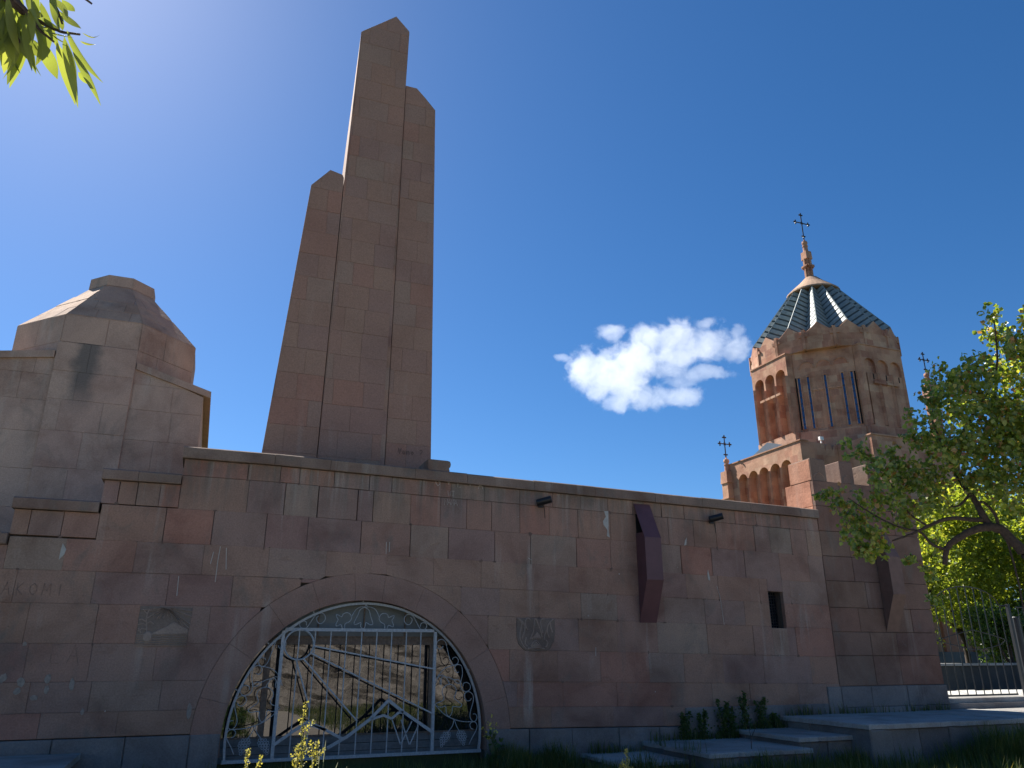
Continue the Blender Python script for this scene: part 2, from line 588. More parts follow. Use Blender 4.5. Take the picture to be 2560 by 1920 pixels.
def arc_cut(x0, x1, z0, z1, R):
    """the parts of a block that lie outside the circle of the arch"""
    out = []
    for (a, b_) in (((x0, x1),) if (x1 <= AC or x0 >= AC) else ((x0, AC), (AC, x1))):
        left = (a + b_) / 2 < AC
        zs = [z0 + (z1 - z0) * i / 8 for i in range(9)]
        top = AZ + R
        if z0 < top < z1:
            zs = sorted(zs + [top])
        edge, base = [], []
        for z in zs:
            h = sqrt(max(0.0, R * R - (z - AZ) ** 2)) if z < top else 0.0
            if z < AZ: h = R
            if left:
                e = min(b_, AC - h)
                if e > a + 0.02: edge.append((e, z))
            else:
                e = max(a, AC + h)
                if e < b_ - 0.02: edge.append((e, z))
        if len(edge) < 2: continue
        zl, zh = edge[0][1], edge[-1][1]
        flat = all(abs(p[0] - edge[0][0]) < 1e-6 for p in edge)
        if flat: edge = [edge[0], edge[-1]]
        poly = [(a, zl)] + edge + [(a, zh)] if left else [(b_, zh)] + edge[::-1] + [(b_, zl)]
        if abs(area2(poly)) > 0.012: out.append(poly)
    return out

G = 0.007
CORNERS = []
def course(x0, x1, z0, z1, lo=0.62, hi=1.12, mat='wall', name='stone_block', arch=True, joints=None):
    js = joints or splits(x0, x1, lo, hi)
    for j_ in js[1:-1]:
        for z_ in (z0, z1):
            CORNERS.append((j_, z_))
    for i in range(len(js) - 1):
        g_ = G * (1.1 if z0 > 3.3 else 0.30)
        gx = g_ * random.choice((0.3, 0.5, 0.8, 1.0, 1.4, 2.2))
        gz_ = g_ * random.choice((0.4, 0.6, 0.8, 1.0, 1.3))
        r = (js[i] + gx / 2, js[i + 1] - gx / 2, z0 + gz_ / 2, z1 - gz_ / 2)
        for q in rect_minus(r, (WIN[0] - .003, WIN[1] + .003, WIN[2] - .003, WIN[3] + .003)):
            if q[1] - q[0] < 0.04 or q[3] - q[2] < 0.03: continue
            near = arch and q[2] < AZ + AR + RING and q[1] > AC - AR - RING and q[0] < AC + AR + RING
            polys = arc_cut(*q, AR + RING + 0.004) if near else [[(q[0], q[2]), (q[1], q[2]), (q[1], q[3]), (q[0], q[3])]]
            for p in polys:
                stone_at(p, name, M[mat], wall)

XE = 13.035
course(-0.57, XE, 4.52, 4.81, 0.55, 0.78, arch=False, joints=[-0.57, 0.48, 0.68 + .35, 1.36, 1.98, 2.62, 3.05, 3.62, 4.2, 4.88, 5.62, 6.33] + splits(6.95, XE, 0.55, 0.78))
course(-0.57, XE, 3.95, 4.52, 0.66, 0.98, arch=False, joints=[-0.57, 0.52, 1.14, 1.72, 2.43, 2.72, 3.42, 4.0, 4.52, 5.03, 5.62, 6.25, 6.88, 7.62, 8.30, 9.0, 9.62, 10.2, 11.2, 11.62, 12.2, 12.65, XE])
course(-1.735, -0.57, 3.965, 4.35, joints=[-1.735, -1.5, -1.22, -0.88, -0.57], arch=False)
course(-1.715, XE, 3.37, 3.955, 0.7, 1.0, arch=False)
course(-2.915, -1.715, 3.40, 3.80, joints=[-2.915, -2.68, -2.22, -1.715], arch=False)
course(-2.9, XE, 2.88, 3.375, 0.72, 1.1)
course(-6.5, -2.9, 2.88, 3.24, 0.72, 1.1)
course(-6.5, XE, 2.385, 2.88, 0.75, 1.15)
course(-6.5, XE, 1.80, 2.385, 0.75, 1.2)
course(-6.5, XE, 1.25, 1.80, 0.8, 1.25)
course(-6.5, XE, 0.82, 1.25, 0.8, 1.25)
course(-6.5, XE, 0.47, 0.82, 0.8, 1.3)
# voussoirs round the arch
vs_ang = [-6, 14, 33, 52, 68, 84, 96, 112, 129, 147, 166, 186]
for i in range(11):
    a0, a1 = vs_ang[i] + 0.03, vs_ang[i + 1] - 0.03
    n_ = 7
    pts = []
    for k in range(n_ + 1):
        a = radians(a0 + (a1 - a0) * k / n_)
        pts.append((AC + AR * cos(a), AZ + AR * sin(a)))
    for k in range(n_, -1, -1):
        a = radians(a0 + (a1 - a0) * k / n_)
        pts.append((AC + (AR + RING) * cos(a), AZ + (AR + RING) * sin(a)))
    v, f = slab(pts, random.uniform(0, 0.003), 0.30, 0.003, tilt=0)
    add('arch_stone', [(x, y, z + sag(x)) for x, y, z in v], f, M['ring'], wall)

# backing of the wall, with the arch and the window left open
def backing():
    mb = MB()
    y0, y1 = 0.10, 0.72
    def bx_(x0, x1, z0, z1): mb.box((x0, y0, z0), (x1, y1, z1))
    bx_(-6.5, -2.9, -0.3, 3.2); bx_(-2.9, -1.72, -0.3, 3.76); bx_(-1.72, -0.57, -0.3, 4.3)
    bx_(-0.57, AC - AR - 0.3, -0.3, 4.78)
    bx_(AC + AR + 0.3, WIN[0] - .02, -0.3, 4.56)
    bx_(WIN[1] + .02, 13.0, -0.3, 4.5)
    bx_(WIN[0] - .02, WIN[1] + .02, -0.3, WIN[2] - 0.22)
    bx_(WIN[0] - .02, WIN[1] + .02, WIN[3] - 0.16, 4.5)
    # ring segment above the arch
    k = 28
    for i in range(k):
        a0, a1 = pi * i / k, pi * (i + 1) / k
        R = AR + 0.02
        p0 = (AC + R * cos(a0), AZ + R * sin(a0)); p1 = (AC + R * cos(a1), AZ + R * sin(a1))
        zt = 4.74
        if i == 0: p0 = (AC + AR + 0.3, AZ)
        if i == k - 1: p1 = (AC - AR - 0.3, AZ)
        mb.put([(p1[0], y0, p1[1]), (p0[0], y0, p0[1]), (p0[0], y0, zt), (p1[0], y0, zt), (p1[0], y1, p1[1]), (p0[0], y1, p0[1]), (p0[0], y1, zt), (p1[0], y1, zt)],
               [(0, 1, 2, 3), (5, 4, 7, 6), (3, 2, 6, 7), (0, 4, 5, 1)])
    bx_(AC - AR - 0.3, AC - AR - 0.02, -0.3, AZ); bx_(AC + AR + 0.02, AC + AR + 0.3, -0.3, AZ)
    mb.build('backing', M['wallcore'], wall)
backing()

# coping stones
def coping(x0, x1, zb, zt, lo, hi, y0=-0.07, y1=0.78, sg=True):
    js = splits(x0, x1, lo, hi)
    for i in range(len(js) - 1):
        a, b_ = js[i] + 0.003, js[i + 1] - 0.003
        dz = random.uniform(-0.008, 0.008)
        mb = MB()
        prof = [(y0, zb), (y0 - 0.006, zb + 0.02), (y0 - 0.004, zt - 0.022), (y0 + 0.03, zt), (y1, zt + 0.02), (y1, zb)]
        n = len(prof)
        v = [(a, y, z + dz * (z > zb + .1)) for y, z in prof] + [(b_, y, z + dz * (z > zb + .1)) for y, z in prof]
        if sg: v = [(x, y, z + sag(x)) for x, y, z in v]
        f = [tuple(range(n)), tuple(range(n, 2 * n))[::-1]] + [(i_, n + i_, n + (i_ + 1) % n, (i_ + 1) % n) for i_ in range(n)]
        add('coping_stone', v, f, M['coping'], wall)
coping(-0.61, XE, 4.815, 5.02, 0.95, 1.7)
coping(-1.78, -0.575, 4.355, 4.535, 0.5, 0.75)
coping(-2.95, -1.74, 3.805, 3.99, 1.2, 1.3)
coping(-6.5, -2.92, 3.245, 3.425, 0.9, 1.4)

# plinth of grey stones, one step higher towards the right
def plinth(x0, x1, z0, z1, lo=0.7, hi=1.2, front=0.035):
    js = splits(x0, x1, lo, hi)
    for i in range(len(js) - 1):
        v, f = slab([(js[i] + .004, z0 + .003), (js[i + 1] - .004, z0 + .003), (js[i + 1] - .004, z1 - .003), (js[i] + .004, z1 - .003)],
                    front + random.uniform(-.006, .008), 0.10, 0.012, tilt=0.006)
        add('plinth_stone', v, f, M['plinth'], wall)
for xa, xb in ((-6.5, AC - AR - 0.006), (AC + AR + 0.006, 9.09)):
    js = splits(xa, xb, 0.7, 1.25)
    for i in range(len(js) - 1):
        v, f = slab([(js[i] + .004, -0.3), (js[i + 1] - .004, -0.3), (js[i + 1] - .004, 0.455 + sag(js[i + 1])), (js[i] + .004, 0.455 + sag(js[i]))],
                    0.035 + random.uniform(-.006, .008), 0.10, 0.012, tilt=0.006)
        add('plinth_stone', v, f, M['plinth'], wall)
plinth(9.095, 12.66, -0.3, 0.645)
plinth(12.665, XE, -0.3, 0.975)

# chipped corners and knocked-off edges
M['chip'] = plain('fresh_chip', (0.155, 0.100, 0.078), .95, var=.3, scale=30)
def chips():
    rr = random.Random(5)
    for (cx, cz) in rr.sample(CORNERS, min(len(CORNERS), 80)):
        if hypot(cx - AC, cz - AZ) < AR + RING + .1: continue
        k = rr.randint(5, 8)
        rx, rz = rr.uniform(.012, .045), rr.uniform(.012, .05)
        pts = [(cx + rx * cos(2 * pi * i / k) * rr.uniform(.4, 1.3), cz + sag(cx) + rz * sin(2 * pi * i / k) * rr.uniform(.4, 1.3)) for i in range(k)]
        v = [(x, -.0085, z) for x, z in pts] + [(x, .02, z) for x, z in pts]
        add('chipped_corner', v, [tuple(range(k)), tuple(range(k, 2 * k))[::-1]] + [(i, k + i, k + (i + 1) % k, (i + 1) % k) for i in range(k)], M['chip'], wall)
chips()

# patches of bare mortar and graffiti scratched into the face
def patch(pts, name='mortar_patch', mat='mortar', y=-0.012):
    n = len(pts)
    v = [(x, y, z) for x, z in pts] + [(x, 0.02, z) for x, z in pts]
    f = [tuple(range(n)), tuple(range(n, 2 * n))[::-1]] + [(i, n + i, n + (i + 1) % n, (i + 1) % n) for i in range(n)]
    add(name, v, f, M[mat], wall)
def wpx(*pts): return list(pts)
patch(wpx((7.580, 4.420), (7.569, 3.993), (7.591, 3.881), (7.528, 3.910), (7.543, 4.033), (7.456, 4.134), (7.450, 4.207), (7.519, 4.301), (7.487, 4.414)))
patch(wpx((-2.164, 3.298), (-2.128, 3.250), (-2.098, 3.208), (-2.112, 3.126), (-2.175, 3.037), (-2.174, 3.161)))
patch(wpx((9.435, 3.975), (9.411, 3.822), (9.360, 3.803), (9.389, 3.905)))
patch(wpx((9.903, 3.326), (9.929, 3.195), (9.939, 3.097), (9.891, 3.111), (9.882, 3.226)))
def scratch(name, strokes, mat, r=0.006, y=-0.010, parent=None):
    mb = MB()
    for s in strokes:
        mb.tube([(x, y, z) for x, z in s], r, 4)
    return mb.build(name, mat, parent or wall)
M['scr'] = plain('pale_scratch', (0.5, 0.45, 0.40), 0.95)
M['scrdark'] = plain('dark_scratch', (0.22, 0.15, 0.12), 0.95)
def letters(txt, x, z, h, mat, r=0.005, sp=0.75, y=-0.010, slope=0.0):
    GL = {'G': [[(.9, .85), (.5, 1), (.1, .7), (.1, .3), (.5, 0), (.9, .2), (.9, .5), (.55, .5)]], '+': [[(.5, .25), (.5, .75)], [(.25, .5), (.75, .5)]],
          'L': [[(.2, 1), (.15, 0), (.8, .05)]], 'A': [[(0, 0), (.5, 1), (.95, 0)], [(.2, .4), (.75, .4)]], 'M': [[(0, 0), (.1, 1), (.5, .35), (.9, 1), (1, 0)]],
          'K': [[(.15, 0), (.15, 1)], [(.8, 1), (.15, .5), (.85, 0)]], 'O': [[(.5, 1), (.1, .7), (.1, .3), (.5, 0), (.9, .3), (.9, .7), (.5, 1)]],
          'T': [[(.5, 0), (.5, 1)], [(.1, 1), (.9, 1)]], 'N': [[(.1, 0), (.1, 1), (.9, 0), (.9, 1)]], 'E': [[(.8, 1), (.15, 1), (.15, 0), (.85, 0)], [(.15, .5), (.7, .5)]],
          'V': [[(.1, 1), (.5, 0), (.9, 1)]], 'I': [[(.5, 0), (.5, 1)]], 'n': [[(.1, 0), (.1, .55), (.4, .6), (.7, .5), (.7, 0)]], 'o': [[(.4, .6), (.1, .3), (.4, 0), (.7, .3), (.4, .6)]],
          'a': [[(.7, .5), (.3, .6), (.1, .2), (.4, 0), (.7, .4), (.75, 0)]], '?': [[(.1, .8), (.5, 1), (.8, .7), (.4, .4), (.4, .2)]], 'P': [[(.15, 0), (.15, 1), (.7, .95), (.75, .6), (.15, .5)]],
          'W': [[(0, 1), (.25, 0), (.5, .7), (.75, 0), (1, 1)]], '4': [[(.1, 1), (.1, .5), (.8, .5)], [(.8, 1), (.8, 0)]], ' ': []}
    st = []
    for c in txt:
        for s in GL[c]:
            st.append([(x + p[0] * h * .62, z + p[1] * h + slope * (x + p[0] * h * .6)) for p in s])
        x += h * sp
    return st
scratch('scratched_letters', letters('G+L+A', (3.880, 4.676)[0], (3.880, 4.676)[1], 0.16, 0, sp=1.35), M['scr'])
scratch('scratched_letters', letters('WT', (4.132, 4.494)[0], (4.132, 4.494)[1], 0.10, 0), M['scr'], 0.004)
scratch('scratched_letters', letters('NANA', (4.065, 4.320)[0], (4.065, 4.320)[1], 0.11, 0, sp=0.6), M['scr'], 0.004)
scratch('scratched_letters', letters('AKOMI', (-2.856, 2.499)[0], (-2.856, 2.499)[1], 0.18, 0, sp=1.0), M['scrdark'], 0.0035)
scratch('scratched_letters', letters('EA', (-2.056, 1.516)[0], (-2.056, 1.516)[1], 0.26, 0, sp=0.95), M['scrdark'], 0.003)
scratch('lime_runs', [[(0.174, 3.357), (0.162, 3.132), (0.161, 2.773)], [(0.272, 3.335), (0.307, 2.980)], [(-0.409, 2.851), (-0.397, 2.535)], [(0.078, 3.260), (0.051, 3.062)], [(10.099, 2.995), (10.153, 2.751), (10.194, 2.212)],
                      [(2.997, 3.568), (3.001, 3.353)], [(3.056, 3.571), (3.058, 3.392)], [(5.786, 3.397), (5.852, 3.362)], [(7.182, 1.764), (7.176, 1.604)]], M['scr'], 0.006, -0.006)
for i in range(14):
    px = random.uniform(-2.9, 12.5); pz = random.uniform(0.7, 4.4)
    if hypot(px - AC, pz - AZ) < AR + 0.1: continue
    s = random.uniform(0.006, 0.014)
    patch([(px + s * cos(a) * random.uniform(.5, 1.3), pz + s * sin(a) * random.uniform(.5, 1.3)) for a in (0, 1.2, 2.4, 3.7, 5)], 'lime_spot', 'mortar', -0.014)

# old grey cement spots at the left end
M['cement'] = plain('cement_smear', (0.27, 0.235, 0.20), 0.95, var=0.25, scale=25)
SPOTS = [(-2.600, 1.313), (-2.364, 1.255), (-2.017, 1.296), (-2.010, 1.140), (-1.683, 1.208), (-2.387, 1.129), (-2.153, 1.032), (-1.480, 0.824), (-2.410, 1.789), (0.011, 0.788)]
for (cx, cz), (rx, rz) in zip(SPOTS, ((.05, .07), (.05, .08), (.045, .07), (.035, .07), (.04, .09), (.05, .05), (.05, .045), (.025, .05), (.03, .035), (.04, .13))):
    patch([(cx + rx * cos(a) * random.uniform(.7, 1.15), cz + rz * sin(a) * random.uniform(.7, 1.15)) for a in [2 * pi * i / 11 for i in range(11)]], 'cement_smear', 'cement', -0.0105)

# ------------------------------------------------------------------ small window with lattice
win = thing('lattice_window', 'narrow dark window with a metal lattice, set deep in the wall right of the maroon box', 'window', (11.6, 0.3, 2.5))
wx0, wx1, wz0, wz1 = 11.41, 11.80, 2.165, 2.92
MB().box((wx0 + .0, 0.27, wz0), (wx1, 0.30, wz1)).build('pane', plain('dark_glass', (0.012, 0.016, 0.026), 0.12, spec=0.6), win)
mb = MB()
for i in range(7):
    x = wx0 + (wx1 - wx0) * i / 6
    mb.box((x - .005, .245, wz0), (x + .005, .255, wz1))
for i in range(13):
    z = wz0 + (wz1 - wz0) * i / 12
    mb.box((wx0, .256, z - .005), (wx1, .264, z + .005))
mb.build('lattice', M['black'], win)
mb = MB()
mb.box((wx0 - .02, 0.09, wz0 - .03), (wx0, 0.29, wz1 + .03)); mb.box((wx1, 0.09, wz0 - .03), (wx1 + .02, 0.29, wz1 + .03))
mb.box((wx0, 0.09, wz0 - .03), (wx1, 0.29, wz0)); mb.box((wx0, 0.09, wz1), (wx1, 0.29, wz1 + .03))
mb.build('frame', M['wallcore'], win)

# ------------------------------------------------------------------ arched glass front behind the gate
GY = 0.40
aw = thing('arched_window', 'arched glazed front with wooden mullions behind the white gate', 'window', (AC, GY, 0.0))
gm, n, b = newmat('dark_reflecting_glass')
b.inputs['Base Color'].default_value = (0.01, 0.012, 0.014, 1)
b.inputs['Roughness'].default_value = 0.015
b.inputs['IOR'].default_value = 1.66
b.inputs['Specular IOR Level'].default_value = 0.9
geo = N_(n, 'ShaderNodeNewGeometry')
bump(n, b, noise(n, geo.outputs['Position'], 1.7, 2, 0.5, 0, (2.2, 1, 0.6)), 0.05, 0.01)
TR = 1.86
def pane(name, x0, x1, z0, z1):
    t = 0.0087                                     # the panes lean a little
    pts = []
    v = [(x0, GY, z0), (x1, GY, z0), (x1, GY + t * (z1 - z0), z1), (x0, GY + t * (z1 - z0), z1)]
    v += [(p[0], p[1] + .008, p[2]) for p in v]
    add(name, v, [(0, 1, 2, 3), (5, 4, 7, 6), (1, 0, 4, 5), (2, 1, 5, 6), (3, 2, 6, 7), (0, 3, 7, 4)], gm, aw)
pane('glass_pane', 1.20, 3.98, 0.36, TR - .06)
pane('glass_pane', 0.40, 1.10, 0.36, TR - .06)
pane('glass_pane', 4.08, 5.05, 0.36, TR - .06)
mb = MB()
mb.box((0.4, GY - .05, TR - .06), (5.1, GY + .03, TR + .06))
mb.box((0.4, GY - .065, TR + .062), (5.1, GY + .03, TR + .085))
mb.build('transom', M['wood'], aw)
for x in (1.15, 4.03):
    MB().box((x - .05, GY - .045, 0.3), (x + .05, GY + .03, TR - .062)).build('mullion', M['wood'], aw)
for i, z in enumerate((0.03, 0.15, 0.27)):
    MB().box((0.4, GY - .03, z - .05), (5.1, GY + .02, z + .062)).build('board', M['greyboard'], aw)
MB().box((0.4, GY - .04, 0.335), (5.1, GY + .02, 0.36)).build('sill', M['wood'], aw)
k = 24
v = [(AC + (AR + .1) * cos(pi * i / k), GY - .01, max(TR + .08, AZ + (AR + .1) * sin(pi * i / k))) for i in range(k + 1)]
v += [(p[0], GY + .02, p[2]) for p in v]
add('lunette_panel', v, [tuple(range(k, -1, -1)), tuple(range(k + 1, 2 * k + 2))], M['sheet'], aw)
for x in (1.95, 2.75, 3.5):
    MB().box((x - .012, GY - .03, TR + .09), (x + .012, GY - .011, 2.5)).build('glazing_bar', M['wood'], aw)
MB().box((0.3, GY + .3, -0.3), (5.2, GY + .32, 2.7)).build('room_back', M['dark'], aw)

# ------------------------------------------------------------------ the ironwork of the arched gate
gate = thing('arched_gate', 'arched white iron gate with a sun, rays, twin peaks, tulips and grapes in bent rod', 'gate', (AC, 0.12, 0.0))
IY = 0.12
GC = 2.72
def rod(name, pts, r, closed=False, n=5, parent=gate, smooth=True, k=4, y=IY):
    P_ = [(p[0], y, p[1]) for p in pts]
    if smooth: P_ = spline(P_, k, closed)
    return MB().tube(P_, r, n, closed).build(name, M['iron'], parent, smooth=True)
def bar(name, a, b_, wdt, y=IY, dep=None):
    a, b_ = Vector(a), Vector(b_)
    d = (b_ - a).normalized()
    s = Vector((-d.y, d.x)) * wdt / 2
    dep = (dep or wdt) / 2
    c = [a + s, a - s, b_ - s, b_ + s]
    v = [(q.x, y - dep, q.y) for q in c] + [(q.x, y + dep, q.y) for q in c]
    return add(name, v, [(0, 1, 2, 3), (7, 6, 5, 4), (0, 4, 5, 1), (1, 5, 6, 2), (2, 6, 7, 3), (3, 7, 4, 0)], M['iron'], gate)
R2 = AR - 0.075
mb = MB()
mb.tube([(AC + R2 * cos(radians(a)), IY, AZ + R2 * sin(radians(a))) for a in [-8 + 196 * i / 48 for i in range(49)]], 0.027, 4, phase=pi / 4)
mb.build('arch_frame', M['iron'], gate)
bar('post', (1.345, 0.03), (1.345, 2.02), 0.052)
bar('post', (4.005, 0.03), (4.005, 2.02), 0.052)
bar('top_rail', (1.372, 2.04), (3.978, 2.04), 0.052)
bar('bottom_rail', (AC - R2 - .02, 0.035), (AC + R2 + .02, 0.035), 0.05)
for i in range(1, 10):
    x = 1.345 + 0.266 * i
    bar('upright', (x, 0.06), (x, 2.014), 0.018)
for a in (28, 50, 72, 92, 115, 138, 160):
    ca, sa = cos(radians(a)), sin(radians(a))
    bar('bracket', (AC + (R2 + .026) * ca, AZ + (R2 + .026) * sa), (AC + (AR + .02) * ca, AZ + (AR + .02) * sa), 0.02)
sc_ = (1.618, 1.795)
rod('sun_ring', [(sc_[0] + .243 * cos(2 * pi * i / 28), sc_[1] + .243 * sin(2 * pi * i / 28)) for i in range(28)], 0.017, True, smooth=False, y=IY - .02)
for a, b_ in ([(1.849,1.775), (4.017,1.388)], [(1.811,1.666), (4.016,0.650)], [(1.702,1.576), (2.681,0.574)], [(1.588,1.554), (1.874,0.791)]):
    bar('ray', a, b_, 0.024, IY - .022)
def strip(name, pts, wd=0.045):
    for i in range(len(pts) - 1):
        bar(name, pts[i], pts[i + 1], wd, IY - .024 - .002 * (i % 2), 0.02)
strip('peak_bar', [(1.354,0.259), (1.600,0.424), (1.861,0.591), (2.166,0.455), (2.471,0.299)])
strip('peak_bar', [(1.600,0.424), (1.805,0.534), (1.930,0.531), (2.166,0.455)], .038)
strip('peak_bar', [(2.211,0.180), (2.524,0.340), (2.900,0.601), (3.201,0.891), (3.471,0.697), (4.013,0.356)], .05)
strip('peak_bar', [(2.924,0.600), (3.128,0.655), (3.266,0.597), (3.392,0.693), (3.471,0.693)], .04)
for q in ([(3.279,0.579), (3.446,0.187)], [(3.446,0.187), (3.628,0.547)], [(3.435,0.575), (3.599,0.182)], [(3.606,0.181), (3.744,0.477)]):
    bar('ice_bar', q[0], q[1], 0.018, IY - .02)
def both(name, pts, r=0.0075, closed=False, k=4):
    rod(name, pts, r, closed, k=k)
    rod(name, [(2 * GC - p[0], p[1]) for p in pts], r, closed, k=k)
# lunette
LB = [(2.695,2.421), (2.619,2.382), (2.581,2.285), (2.523,2.156), (2.558,2.130), (2.642,2.166), (2.643,2.105), (2.684,2.063), (2.721,2.093), (2.733,2.167), (2.803,2.133), (2.853,2.139), (2.851,2.171), (2.805,2.288), (2.777,2.374)]
rod('tulip', LB, 0.0075, True, k=3)
both('tulip_stem', [(2.695,2.424), (2.807,2.431), (2.901,2.376), (2.965,2.259)])
both('leaf_rod', [(2.695,2.424), (2.720,2.470), (2.770,2.491), (2.826,2.494)])
both('bud', [(3.068,2.139), (2.998,2.178), (2.964,2.237), (2.991,2.302), (3.046,2.327), (3.110,2.309), (3.136,2.259), (3.181,2.278), (3.232,2.293), (3.222,2.246), (3.196,2.208), (3.228,2.133), (3.213,2.100), (3.140,2.126), (3.112,2.062), (3.076,2.060)], closed=True, k=3)
both('scroll', [(3.534,2.269), (3.568,2.224), (3.533,2.153), (3.476,2.141), (3.421,2.200), (3.429,2.276), (3.491,2.316), (3.574,2.290), (3.636,2.203), (3.712,2.079), (3.760,2.054), (3.824,2.080), (3.839,2.140), (3.790,2.178), (3.732,2.161), (3.726,2.108)])
# side panels
both('scroll', [(4.157,1.783), (4.143,1.745), (4.090,1.726), (4.041,1.772), (4.045,1.847), (4.108,1.891), (4.193,1.864), (4.232,1.750), (4.271,1.621), (4.310,1.502), (4.371,1.453), (4.436,1.480), (4.453,1.539), (4.410,1.588), (4.356,1.577), (4.345,1.550)])
both('scroll', [(4.469,1.340), (4.428,1.328), (4.385,1.378), (4.401,1.443), (4.466,1.464), (4.521,1.426), (4.536,1.308), (4.514,1.191)])
both('scroll', [(4.514,1.204), (4.504,1.098), (4.542,1.029), (4.620,1.007), (4.685,1.048), (4.683,1.117), (4.623,1.160), (4.557,1.140), (4.552,1.092)])
both('scroll', [(4.711,0.894), (4.688,0.858), (4.629,0.854), (4.580,0.918), (4.596,0.981), (4.668,1.003), (4.740,0.946), (4.748,0.841), (4.697,0.675), (4.693,0.581), (4.742,0.512), (4.795,0.516), (4.824,0.578), (4.793,0.630), (4.746,0.632)])
both('scroll', [(4.756,0.383), (4.714,0.400), (4.692,0.457), (4.724,0.497), (4.783,0.501), (4.826,0.453), (4.815,0.371), (4.740,0.250), (4.683,0.140)])
both('stem_rod', [(4.053,1.212), (4.092,1.290), (4.183,1.385), (4.288,1.433), (4.383,1.448)])
both('stem_rod', [(4.038,1.147), (4.065,1.220), (4.110,1.272), (4.162,1.287), (4.222,1.250), (4.271,1.186), (4.296,1.133)])
both('leaf_rod', [(4.169,1.272), (4.130,1.209), (4.120,1.146), (4.138,1.124), (4.145,1.177), (4.135,1.219)])
both('leaf_rod', [(4.187,1.261), (4.293,1.244), (4.377,1.206), (4.460,1.205), (4.503,1.151), (4.426,1.152), (4.377,1.206)])
both('blossom', [(4.203,0.904), (4.165,0.988), (4.181,1.071), (4.284,1.133), (4.392,1.095), (4.427,1.015), (4.391,0.906), (4.469,0.841), (4.535,0.788), (4.494,0.752), (4.365,0.760), (4.361,0.683), (4.311,0.602), (4.251,0.655), (4.234,0.774), (4.155,0.755), (4.056,0.788), (4.060,0.819), (4.164,0.858)], closed=True, k=3)
both('stem_rod', [(4.056,0.783), (4.169,0.677), (4.299,0.592), (4.523,0.519), (4.736,0.507)])
both('stem_rod', [(4.394,0.548), (4.367,0.446), (4.272,0.337)])
both('stem_rod', [(4.405,0.542), (4.449,0.434), (4.515,0.340)])
def grapes(cx, cz, lean):
    mb = MB()
    k = 0
    for row, cnt in enumerate((3, 4, 4, 3, 2, 1)):
        for i in range(cnt):
            x = cx + (i - (cnt - 1) / 2) * .045 + lean * row * .03
            z = cz - row * .04
            mb.tube([(x + .02 * cos(2 * pi * j / 8), IY, z + .02 * sin(2 * pi * j / 8)) for j in range(8)], 0.0055, 4, True)
    mb.build('grape_cluster', M['iron'], gate)
for (g0, ln) in ((((4.269, 0.334)), -.6), (((4.526, 0.345)), .35)):
    grapes(g0[0], g0[1], ln)
    grapes(2 * GC - g0[0], g0[1], -ln)

# ------------------------------------------------------------------ maroon boxes on the wall
def wallbox(X, dz, label, mat):
    t = thing('wall_box', label, 'metal box', (X + .19, 0, 3.4 + dz), 'slanted boxes on the wall')
    w_ = 0.385
    pr = [(-.0, 4.62), (-.37, 3.88), (-.37, 3.04), (-.0, 2.23)]
    z = lambda q: q + dz
    x0, x1 = X, X + w_
    P3 = lambda i, x: (x, pr[i][0], z(pr[i][1]))
    add('top_sheet', [P3(0, x0), P3(1, x0), P3(1, x1), P3(0, x1), (x0, .004, z(4.60)), (x0, -.36, z(3.86)), (x1, -.36, z(3.86)), (x1, .004, z(4.60))],
        [(0, 1, 2, 3), (7, 6, 5, 4), (0, 4, 5, 1), (1, 5, 6, 2), (2, 6, 7, 3)], mat, t)
    add('front_sheet', [P3(1, x0 + .003), P3(2, x0 + .003), P3(2, x1 - .003), P3(1, x1 - .003), (x0 + .003, -.35, z(3.87)), (x0 + .003, -.35, z(3.04)), (x1 - .003, -.35, z(3.04)), (x1 - .003, -.35, z(3.87))],
        [(0, 1, 2, 3), (7, 6, 5, 4), (0, 4, 5, 1), (1, 5, 6, 2), (2, 6, 7, 3)], mat, t)
    add('bottom_sheet', [P3(2, x0), P3(3, x0), P3(3, x1), P3(2, x1), (x0, -.35, z(3.06)), (x0, .006, z(2.25)), (x1, .006, z(2.25)), (x1, -.35, z(3.06))],
        [(0, 1, 2, 3), (7, 6, 5, 4), (0, 4, 5, 1), (1, 5, 6, 2), (2, 6, 7, 3)], mat, t)
    for s, x in ((1, x0 + .006), (-1, x1 - .006)):
        pz = [(-.02, 4.0), (-.30, 3.98), (-.355, 3.86), (-.355, 3.05), (-.012, 2.28)] if s == 1 else [(-.012, 4.58), (-.355, 3.88), (-.355, 3.05), (-.012, 2.28)]
        n_ = len(pz)
        v = [(x, y, z(q)) for y, q in pz] + [(x + s * .008, y, z(q)) for y, q in pz]
        add('side_sheet', v, [tuple(range(n_)), tuple(range(n_, 2 * n_))[::-1]] + [(i, n_ + i, n_ + (i + 1) % n_, (i + 1) % n_) for i in range(n_)], mat, t)
    MB().box((x0 + .03, -.02, z(2.4)), (x1 - .03, .0, z(4.4))).build('dark_opening', M['dark'], t)
wallbox(8.19, 0.0, 'maroon metal box with slanted top and bottom between the two wall lamps', M['maroon'])
wallbox(14.60, -0.12, 'brown slanted metal box on the tall wall under the tree, right of the lattice window', plain('brown_paint', (0.17, 0.095, 0.072), 0.6, var=.15, scale=6))

